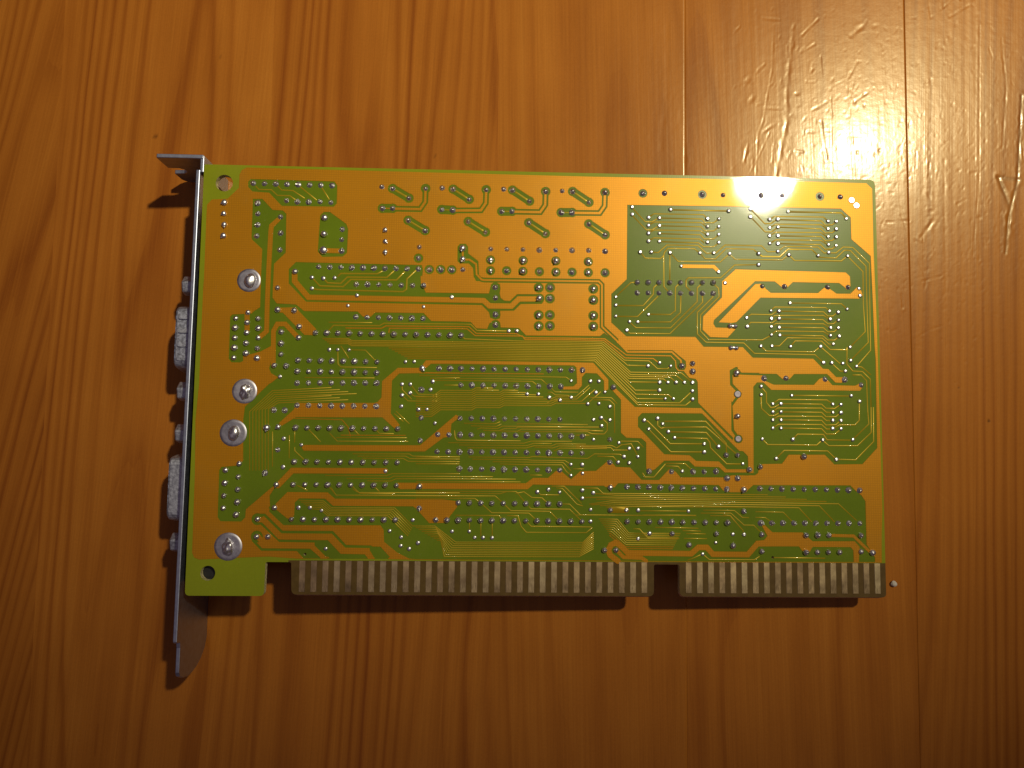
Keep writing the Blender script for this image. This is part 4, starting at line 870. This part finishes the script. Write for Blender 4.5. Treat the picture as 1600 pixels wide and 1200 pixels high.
def fillet(pts, radii, n=4):
    out = []; N = len(pts)
    for i, p in enumerate(pts):
        r = radii[i] if isinstance(radii, (list, tuple)) else radii
        p = Vector(p); a = Vector(pts[i - 1]); b = Vector(pts[(i + 1) % N])
        if r <= 0: out.append((p.x, p.y)); continue
        da = (a - p).normalized(); db = (b - p).normalized()
        ang = da.angle(db); t = min(r / math.tan(ang / 2), (a - p).length * .45, (b - p).length * .45)
        s, e = p + da * t, p + db * t
        for k in range(n + 1):
            u = k / n; q = s * (1 - u) ** 2 + p * 2 * u * (1 - u) + e * u ** 2
            out.append((q.x, q.y))
    return out

def parse(s):
    a = list(map(float, s.split())); return list(zip(a[::2], a[1::2]))

TOPY = 96.5; BOT = -0.85
outline = fillet([(-25.25, TOPY), (131.5, TOPY), (131.45, -0.5), (84.3, -0.5), (84.3, 6.55), (78.5, 6.55), (78.5, -0.5), (-2.1, -0.5), (-2.35, 6.55), (-8.0, 6.55), (-8.1, BOT), (-25.3, BOT)],
                 [0.3, 1.6, 1.0, 1.2, 0.5, 0.5, 1.2, 1.2, .5, .5, 1.0, 1.0])
holes = [circle(-20.52, 92.19, 1.95, 28), circle(-20.51, 4.04, 1.62, 24), circle(0.6, 8.29, .32, 10), circle(105.59, 8.27, .32, 10)]

def build_board():
    bare = [(-3.0, -2.0), (133.0, -2.0), (133.0, 7.15), (-3.0, 6.95)]
    core = parse(OPS.strip().splitlines()[0][2:])      # copper lies under everything but the rim and the tab
    v, t, l = paint([(1, outline), (6, core), (5, bare)] + [(0, h) for h in holes])
    # the 'bare' strip may only count inside the outline: keep triangles whose centre is inside the board
    def inside(x, y):
        c = False; n = len(outline)
        for i in range(n):
            (x1, y1), (x2, y2) = outline[i], outline[i - 1]
            if (y1 > y) != (y2 > y) and x < (x2 - x1) * (y - y1) / (y2 - y1) + x1: c = not c
        return c
    T = []; Lm = []
    for q, k in zip(t, l):
        cx = sum(v[i].x for i in q) / 3; cy = sum(v[i].y for i in q) / 3
        if k == 0 or not inside(cx, cy): continue
        T.append(q); Lm.append({1: 5, 6: 0, 5: 1}[k])
    used = sorted({i for q in T for i in q}); ren = {u: i for i, u in enumerate(used)}
    nv = len(used); verts = [L3(v[u].x, v[u].y, 0) for u in used]
    for u in used:
        x, y = v[u].x, v[u].y
        if y < 0.6 and x > -2.5: y = y - 0.45 * max(0.0, min(1.0, (0.6 - y) / 1.1))
        verts.append(L3(x, y, -1.6))
    faces = [tuple(ren[i] for i in q) for q in T]; fm = list(Lm)
    faces += [tuple(nv + ren[i] for i in reversed(q)) for q in T]; fm += [3] * len(T)
    E = {}
    for q in T:
        for i in range(3): E[(ren[q[i]], ren[q[(i + 1) % 3]])] = 1
    for (i, j) in E:
        if (j, i) not in E:
            faces.append((j, i, i + nv, j + nv))
            u0, u1 = v[used[i]], v[used[j]]
            fm.append(4 if (u0.y < 0.6 and u1.y < 0.6 and u0.x > -2.4 and u1.x > -2.4) else 2)
    me = mesh('circuit_board', verts, faces, fm)
    for m in (MASK, BARE, EDGE, UNDER, BEVEL, MASKL): me.materials.append(m)
    return link('circuit_board', me, card)
board = build_board()

def build_copper():
    polys = []
    for ln in OPS.strip().splitlines():
        k, rest = ln[0], ln[2:]
        if k in 'PC': polys.append((1 if k == 'P' else 0, parse(rest)))
        else:
            w, rest = rest.split(' ', 1); w = float(w); p = parse(rest)
            if k in 'SX': polys.append((1 if k == 'S' else 0, stroke(p, w)))
            else: polys.append((1 if k == 'o' else 0, circle(p[0][0], p[0][1], w, 18)))
    for h in holes: polys.append((0, [(h0 + (h0 - cx) * .12, h1 + (h1 - cy) * .12) for (h0, h1) in h for cx, cy in [(sum(q[0] for q in h) / len(h), sum(q[1] for q in h) / len(h))]]))
    v, t, l = paint(polys)
    T = [tuple(q) for q, k in zip(t, l) if k == 1]
    # split into islands that share edges
    ed = {}
    for ti, q in enumerate(T):
        for i in range(3):
            e = (q[i], q[(i + 1) % 3]); ed.setdefault((min(e), max(e)), []).append(ti)
    par = list(range(len(T)))
    def find(a):
        while par[a] != a: par[a] = par[par[a]]; a = par[a]
        return a
    for ts in ed.values():
        for b in ts[1:]: par[find(b)] = find(ts[0])
    isl = {}
    for ti in range(len(T)): isl.setdefault(find(ti), []).append(ti)
    res = []
    for ts in isl.values():
        area = 0; used = set()
        for ti in ts:
            a, b, c = (v[i] for i in T[ti]); area += abs((b - a).cross(c - a)) / 2; used |= set(T[ti])
        if area < .05: continue
        used = sorted(used); ren = {u: i for i, u in enumerate(used)}
        E = {}
        for ti in ts:
            q = T[ti]
            for i in range(3): E[(ren[q[i]], ren[q[(i + 1) % 3]])] = 1
        bd = [(i, j) for (i, j) in E if (j, i) not in E]
        nrm = {}
        for i, j in bd:
            d = (v[used[j]] - v[used[i]]); 
            if d.length < 1e-6: continue
            d.normalize(); n = Vector((d.y, -d.x))
            nrm.setdefault(i, []).append(n); nrm.setdefault(j, []).append(n)
        per = sum((v[used[j]] - v[used[i]]).length for i, j in bd); thin = 2 * area / max(per, 1e-6) < .36
        H = 0.032 if thin else 0.06; SK = 0.05
        verts = [L3(v[u].x, v[u].y, H) for u in used]; low = {}
        for i, ns in nrm.items():
            n = sum(ns, Vector((0, 0)))
            if n.length > 1e-6:
                n.normalize(); k = SK / max(.6, n.dot(ns[0]))
            else: k = 0
            p = v[used[i]] + n * k; low[i] = len(verts); verts.append(L3(p.x, p.y, -0.01))
        faces = [tuple(ren[i] for i in T[ti]) for ti in ts]
        faces += [(j, i, low[i], low[j]) for i, j in bd if i in low and j in low]
        res.append((area, thin, verts, faces))
    res.sort(key=lambda r: -r[0])
    print('copper islands', len(res), 'tris', sum(len(r[3]) for r in res))
    rest = []
    for n, (area, thin, verts, faces) in enumerate(res):
        name = 'copper_pour' if area > 25 and not thin else 'copper_trace'
        link(name, mesh(name, verts, faces), board, (TRACE if thin else CUMASK,), thin)
build_copper()

# --- solder joints
def lathe_mesh(name, prof, n=12, seed=0, wob=0.06, stub=None, flat=0.0):
    r_ = random.Random(seed); verts = []; faces = []
    ph = [r_.uniform(-wob, wob) for _ in range(n)]
    lx, ly = r_.uniform(-.08, .08), r_.uniform(-.08, .08)
    for k, (r, z) in enumerate(prof[:-1]):
        for i in range(n):
            a = 2 * math.pi * i / n; rr = r * (1 + ph[i] * (1.0 if k < 2 else .6))
            verts.append(((rr * math.cos(a) + lx * z) * MM, (rr * math.sin(a) + ly * z) * MM, z * MM))
    verts.append((lx * prof[-1][1] * MM, ly * prof[-1][1] * MM, prof[-1][1] * MM)); top = len(verts) - 1; R_ = len(prof) - 1
    for k in range(R_ - 1):
        for i in range(n):
            j = (i + 1) % n; faces.append((k * n + i, k * n + j, (k + 1) * n + j, (k + 1) * n + i))
    for i in range(n): faces.append(((R_ - 1) * n + i, (R_ - 1) * n + (i + 1) % n, top))
    if stub:
        (dx, dy, dz), (z0, r0, r1) = stub; b0 = len(verts)
        for k, rr in ((0, r0), (1, r1)):
            for i in range(6):
                a = math.pi * i / 3; verts.append(((rr * math.cos(a) + dx * k) * MM, (rr * math.sin(a) + dy * k) * MM, (z0 + dz * k + rr * .4 * math.sin(a)) * MM))
        verts.append((dx * 1.08 * MM, dy * 1.08 * MM, (z0 + dz * 1.02) * MM))
        for i in range(6):
            j = (i + 1) % 6; faces.append((b0 + i, b0 + j, b0 + 6 + j, b0 + 6 + i)); faces.append((b0 + 6 + i, b0 + 6 + j, b0 + 12))
    return mesh(name, verts, faces)

def dome(R_, h, pin):   # fillet of solder climbing a clipped lead
    return [(R_, 0.0), (R_ * .97, .07 * h), (R_ * .80, .38 * h), (R_ * .56, .70 * h), (R_ * .40, .90 * h), (R_ * .26, 1.0 * h + pin), (0, 1.06 * h + pin)]
VAR = {'p': [], 'd': [], 'q': [], 's': [], 'b': [], 'f': []}
for s in range(6):
    r_ = random.Random(s + 40)
    VAR['p'].append(lathe_mesh('solder_joint', dome(.66, .46 + .12 * r_.random(), .10), 12, s, .05))
    an = r_.uniform(0, 6.28)
    VAR['d'].append(lathe_mesh('solder_joint', dome(.64, .30 + .10 * r_.random(), .22), 12, s + 10, .06,
                    ((.42 * math.cos(an), .42 * math.sin(an), .30), (.28, .15, .10)) if s % 2 else None))
    VAR['q'].append(lathe_mesh('solder_joint', [(.64, 0), (.66, .12), (.58, .36), (.40, .52), (.22, .60), (.12, .70), (0, .72)], 12, s + 20, .05))
    an = r_.uniform(3.6, 5.4)
    VAR['s'].append(lathe_mesh('solder_joint', [(.70, 0), (.71, .12), (.60, .40), (.42, .58), (.22, .66), (.1, .70), (0, .70)], 12, s + 30, .08,
                    ((.62 * math.cos(an), .75 * math.sin(an), .10), (.42, .24, .13))))
    VAR['b'].append(lathe_mesh('solder_joint', [(.80, 0), (.83, .2), (.72, .52), (.5, .72), (.25, .82), (.1, .85), (0, .85)], 14, s + 50, .05))
    VAR['f'].append(lathe_mesh('solder_joint', [(.80, 0), (.78, .07), (.6, .09), (.4, .08), (.2, .07), (.1, .07), (0, .07)], 14, s + 60, .03))
for L_ in VAR.values():
    for me in L_: me.materials.append(DULL if L_ is VAR['f'] else SOLDER); me.polygons.foreach_set('use_smooth', [True] * len(me.polygons))
VIAM = [lathe_mesh('via', [(.50, 0), (.50, .10), (.42, .22), (.24, .30), (.10, .27 + .04 * (s % 2)), (0, .24 + .08 * (s % 3))], 10, s + 70, .07) for s in range(5)]
for me in VIAM: me.materials.append(SOLDER); me.polygons.foreach_set('use_smooth', [True] * len(me.polygons))

def build_joints():
    items = []
    for ln in PINS.strip().splitlines():
        k = ln[0]
        for x, y in parse(ln[2:]): items.append((k, x, y))
    rank = {'b': 0, 's': 1, 'f': 2, 'q': 3, 'p': 4, 'd': 5}
    # the largest (nearest the lens first) stay single parts, the rest is one part
    items.sort(key=lambda t: (rank[t[0]], math.hypot(t[1] - 40, t[2] - 33)))
    verts = []; faces = []
    for n, (k, x, y) in enumerate(items):
        me = random.choice(VAR[k]); s = random.uniform(.90, 1.16); a = random.uniform(-.5, .5) if k == 's' else random.uniform(0, 6.28)
        sz = s * random.uniform(.85, 1.2)
        if n < 300:
            o = link('solder_joint', me, board); o.location = L3(x, y, 0.03); o.rotation_euler = (0, 0, a); o.scale = (s, s, sz)
        else:
            b0 = len(verts); px, py, pz = L3(x, y, 0.03); c, si = math.cos(a), math.sin(a)
            for vv in me.vertices:
                q = vv.co; verts.append((px + s * (q.x * c - q.y * si), py + s * (q.x * si + q.y * c), pz + q.z * sz))
            faces += [tuple(b0 + i for i in p.vertices) for p in me.polygons]
    if faces:
        o = link('solder_joints', mesh('solder_joints', verts, faces), board, (SOLDER,), True); o['kind'] = 'stuff'
    print('pins', len(items))
    for x, y in parse(VIAS):
        o = link('via', random.choice(VIAM), board); s = random.uniform(.85, 1.1)
        o.location = L3(x, y, 0.03); o.rotation_euler = (0, 0, random.uniform(0, 6.28)); o.scale = (s, s, s * random.uniform(.8, 1.2))
    # tinned rings with a tall blob that anchor the two sockets
    for n, (x, y, r) in enumerate(BIG):
        ring = lathe_mesh('anchor_pad', [(r, 0), (r * .985, .05), (r * .8, .075), (r * .5, .08), (r * .3, .08), (r * .1, .08), (0, .08)], 40, 90 + n, .006)
        ring.materials.append(TIN); ring.polygons.foreach_set('use_smooth', [True] * len(ring.polygons))
        o = link('anchor_pad', ring, board); o.location = L3(x, y, 0.058)
        bl = bpy.data.meshes.new('anchor_blob'); bm = bmesh.new(); bmesh.ops.create_icosphere(bm, subdivisions=4, radius=1)
        rr = random.Random(n + 5); fr = [(Vector((rr.gauss(0, 1), rr.gauss(0, 1), rr.gauss(0, 1))) * (1.8 if n in (1, 3) else 1.2), rr.uniform(0, 6.28)) for _ in range(14)]
        amp = .035 if n in (1, 3) else .02
        for vv in bm.verts:
            d = sum(math.sin(k_.dot(vv.co) * 2 + ph) for k_, ph in fr) * amp
            vv.co = Vector((vv.co.x * 1.28, vv.co.y * 1.72, max(vv.co.z, -.2) * 1.1)) * (1 + d)
            vv.co *= MM
        bm.to_mesh(bl); bm.free(); bl.materials.append(SOLDER); bl.polygons.foreach_set('use_smooth', [True] * len(bl.polygons))
        o = link('anchor_blob', bl, board); o.location = L3(x + .35 - .1 * n, y - .1, 0.1); o.rotation_euler = (0, 0, -.12)
    DOTM = VAR['f'][0].copy(); DOTM.materials[0] = SOLDER
    for x, y in FLAT:
        o = link('tinned_dot', DOTM, board); o.location = L3(x, y, .05)
    for (x, y) in ((97.0, 60.96), (97.17, 55.9)):      # two small bridged blobs
        vs = []; fs = []
        for dx in (-.62, .62):
            b0 = len(vs); me = VAR['q'][1]
            vs += [(v_.co.x * .9 + dx * MM, v_.co.y * .9, v_.co.z * .8) for v_ in me.vertices]; fs += [tuple(b0 + i for i in p.vertices) for p in me.polygons]
        b0 = len(vs); n = 8
        for xx, rr in ((-.6, .46), (0, .38), (.6, .46)):
            vs += [(xx * MM, rr * math.cos(math.pi * i / (n - 1)) * MM, rr * .9 * math.sin(math.pi * i / (n - 1)) * MM) for i in range(n)]
        for k in range(2):
            for i in range(n - 1): fs.append((b0 + k * n + i, b0 + k * n + i + 1, b0 + (k + 1) * n + i + 1, b0 + (k + 1) * n + i))
        o = link('solder_bridge', mesh('solder_bridge', vs, fs), board, (SOLDER,), True); o.location = L3(x, y, .03)
build_joints()

# --- edge contacts
def build_fingers():
    w, h, t = 1.36, 6.85, .06
    c = .06
    prof = [(-w / 2, 0, 0), (w / 2, 0, 0), (w / 2, h, 0), (-w / 2, h, 0), (-w / 2 + c, c, t), (w / 2 - c, c, t), (w / 2 - c, h - c, t), (-w / 2 + c, h - c, t)]
    me = mesh('contact_finger', [(x * MM, y * MM, z * MM) for x, y, z in prof], [(4, 5, 6, 7), (0, 1, 5, 4), (1, 2, 6, 5), (2, 3, 7, 6), (3, 0, 4, 7)])
    me.materials.append(FINGER)
    for i in list(range(31)) + list(range(34, 52)):
        o = link('contact_finger', me, board); o.location = L3(2.54 * i + (.12 if i < 31 else .0), .05 + .25 * (i / 52), .002)
build_fingers()

# --- bracket
def add_bevel(o, w, seg=2):
    b = o.modifiers.new('bevel', 'BEVEL'); b.width = w; b.segments = seg; b.limit_method = 'ANGLE'; b.angle_limit = math.radians(40)

def build_bracket():
    lean = lambda y: -0.42 * (95 - y) / 106
    low = lambda y: -18.3 + 0.0165 * max(y, -20) + .02
    pl = [(95.2, 0.15), (-10.9, 0.15), (-11.25, -.4), (-11.4, -1.7), (-12.6, -2.0), (-17.9, -2.0), (-18.9, -2.6)]
    pl += [(-19.7, -4.4), (-20.2, -7), (-20.1, -9.5), (-19.5, -12.5), (-18.2, -15.3), (-16.4, -17.3), (-14.0, low(-14))]
    pl += [(-5, low(-5)), (40, low(40)), (95.2, low(95.2))]
    def conv(u, v, t): return L3(-27.0 + lean(u) + t, u, v)
    cuts = []
    for cy in (57.0, 22.3):
        cuts.append(fillet([(cy - 8.6, -12.2), (cy + 8.6, -12.2), (cy + 7.4, -3.6), (cy - 7.4, -3.6)], 1.5))
    v1, f1 = extrude_poly(pl, cuts, conv, 0.9, 0.0)
    # joggled head of the plate
    hd = [(98.5, 0.1), (94.6, 0.1), (94.6, low(95)), (98.5, low(98))]
    v2, f2 = extrude_poly(hd, [], lambda u, v, t: L3(-26.15 + t, u, v), 0.85, 0.0)
    b0 = len(v1)
    o = link('bracket', mesh('bracket', v1 + v2, f1 + [tuple(b0 + i for i in q) for q in f2]), card, (ZINC,)); add_bevel(o, .00016)
    slot = []
    tab = [(-25.4, 0.3), (-36.0, 0.3), (-36.15, 0.0), (-36.15, -6.3), (-35.9, -6.5), (-33.6, -6.6), (-32.7, -7.4), (-32.5, -8.3), (-32.8, -9.3), (-33.7, -10.0), (-35.9, -10.2), (-36.15, -10.4),
           (-36.1, -14.2), (-35.7, -15.4), (-34.8, -16.2), (-33.5, -16.55), (-25.4, -16.6)]
    v3, f3 = extrude_poly(tab, [], lambda u, v, t: L3(u, 97.75 + t, v), 0.95, 0.0)
    t = link('screw_tab', mesh('screw_tab', v3, f3), o, (ZINC,)); add_bevel(t, .00022, 3)
    return o
bracket = build_bracket()

def build_socket(cy, wide):
    e = bpy.data.objects.new('socket_connector', None); COL.objects.link(e); e.parent = card
    cz = -7.9
    # D shaped metal shell, hollow
    D = fillet([(cy - 8.2, cz - 4.1), (cy + 8.2, cz - 4.1), (cy + 7.0, cz + 4.15), (cy - 7.0, cz + 4.15)], 2.0, 5)
    Di = [(cy + (u - cy) * .93, cz + (w_ - cz) * .88) for u, w_ in D]
    v, f = extrude_poly(D, [Di], lambda u, w_, t: L3(-27.1 + t, u, w_), 0.0, -4.5)
    # pressed dimples along the shell on the wide socket
    o = link('shell', mesh('shell', v, f), e, (SHELL,)); add_bevel(o, .0004, 3)
    if wide:
        for k in range(4):
            d = fillet([(cy - 5.6 + 3.2 * k, -30.9), (cy - 4.3 + 3.2 * k, -30.9), (cy - 4.3 + 3.2 * k, -28.2), (cy - 5.6 + 3.2 * k, -28.2)], .5, 3)
            vd, fd = extrude_poly(d, [], lambda u, w_, t: L3(w_, u, cz + 4.0 + t), .55, 0.0)
            q = link('shell_rib', mesh('shell_rib', vd, fd), e, (SHELL,)); add_bevel(q, .0002, 2)
    v, f = extrude_poly(Di, [], lambda u, w_, t: L3(-27.1 + t, u, w_), 0.0, -3.8)
    link('insert', mesh('insert', v, f), e, (PLASTIC,))
    lo_ = 15.4 if wide else 20.6  # lower housing lengthened under the mounting hole to make it look dark
    bd = fillet([(cy - lo_, -1.75), (cy - lo_, -14.0), (cy + 15.4, -14.0), (cy + 15.4, -1.75)], .6)
    v, f = extrude_poly(bd, [], lambda u, w_, t: L3(t, u, w_), -12.2, -25.9)
    link('housing', mesh('housing', v, f), e, (PLASTIC,))
    for s in (-12.45, 12.45):
        hexa = [(cy + s + 2.35 * math.cos(math.pi * k / 3 + .25), cz + .8 + 2.35 * math.sin(math.pi * k / 3 + .25)) for k in range(6)]
        bore = circle(cy + s, cz + .8, 1.3, 16)
        v, f = extrude_poly(hexa, [bore], lambda u, w_, t: L3(-27.1 + t, u, w_), 0.0, -4.1)
        h = link('hex_standoff', mesh('hex_standoff', v, f), e, (SHELL,)); add_bevel(h, .0003, 2)
for cy, wd in ((57.0, True), (22.3, False)): build_socket(cy, wd)

# --- packages on the hidden side that hold the board off the table
def build_chip(x0, x1, y0, y1, h):
    pr = fillet([(x0, y0), (x1, y0), (x1, y1), (x0, y1)], .3, 2)
    v, f = extrude_poly(pr, [], lambda u, w_, t: L3(u, w_, t), -1.75, -1.6 - h)
    o = link('chip', mesh('chip', v, f), card, (PLASTIC,)); add_bevel(o, .0003, 2)
for q in ((30.0, 63.5, 28.0, 48.5, 5.5), (30, 63.5, 10, 27, 5.5), (-1.5, 24, 8.5, 18, 4.5), (-1.5, 24, 21.5, 31, 4.5), (2, 38, 52.5, 60, 4.5),
          (73, 98, 16, 24.5, 4.5), (103, 126.4, 16, 24, 6.8), (103.5, 121, 77.5, 88, 6.4), (76, 94, 77.5, 88, 4.0), (104, 122, 57, 68, 6.4), (105, 122, 34.5, 45, 6.4), (75, 94, 62, 70, 5.0)):
    build_chip(*q)

# --- pale crumb beside the card
def build_crumb():
    bm = bmesh.new(); bmesh.ops.create_icosphere(bm, subdivisions=3, radius=.0008)
    r_ = random.Random(3); fr = [(Vector((r_.gauss(0, 1), r_.gauss(0, 1), r_.gauss(0, 1))) * 1400, r_.uniform(0, 6)) for _ in range(10)]
    for v in bm.verts:
        v.co *= 1 + .09 * sum(math.sin(k.dot(v.co) + p) for k, p in fr) / 1.6; v.co.z *= .6
    zmin = min(v.co.z for v in bm.verts)
    for v in bm.verts: v.co.z -= zmin
    me = bpy.data.meshes.new('crumb'); bm.to_mesh(me); bm.free()
    o = link('crumb', me, None, (CRUMBM,)); o.location = (CRUMB[0] * MM, CRUMB[1] * MM, 0.00002)
    o['label'] = 'tiny pale grey crumb on the table beside the lower right corner of the card'; o['category'] = 'crumb'
build_crumb()
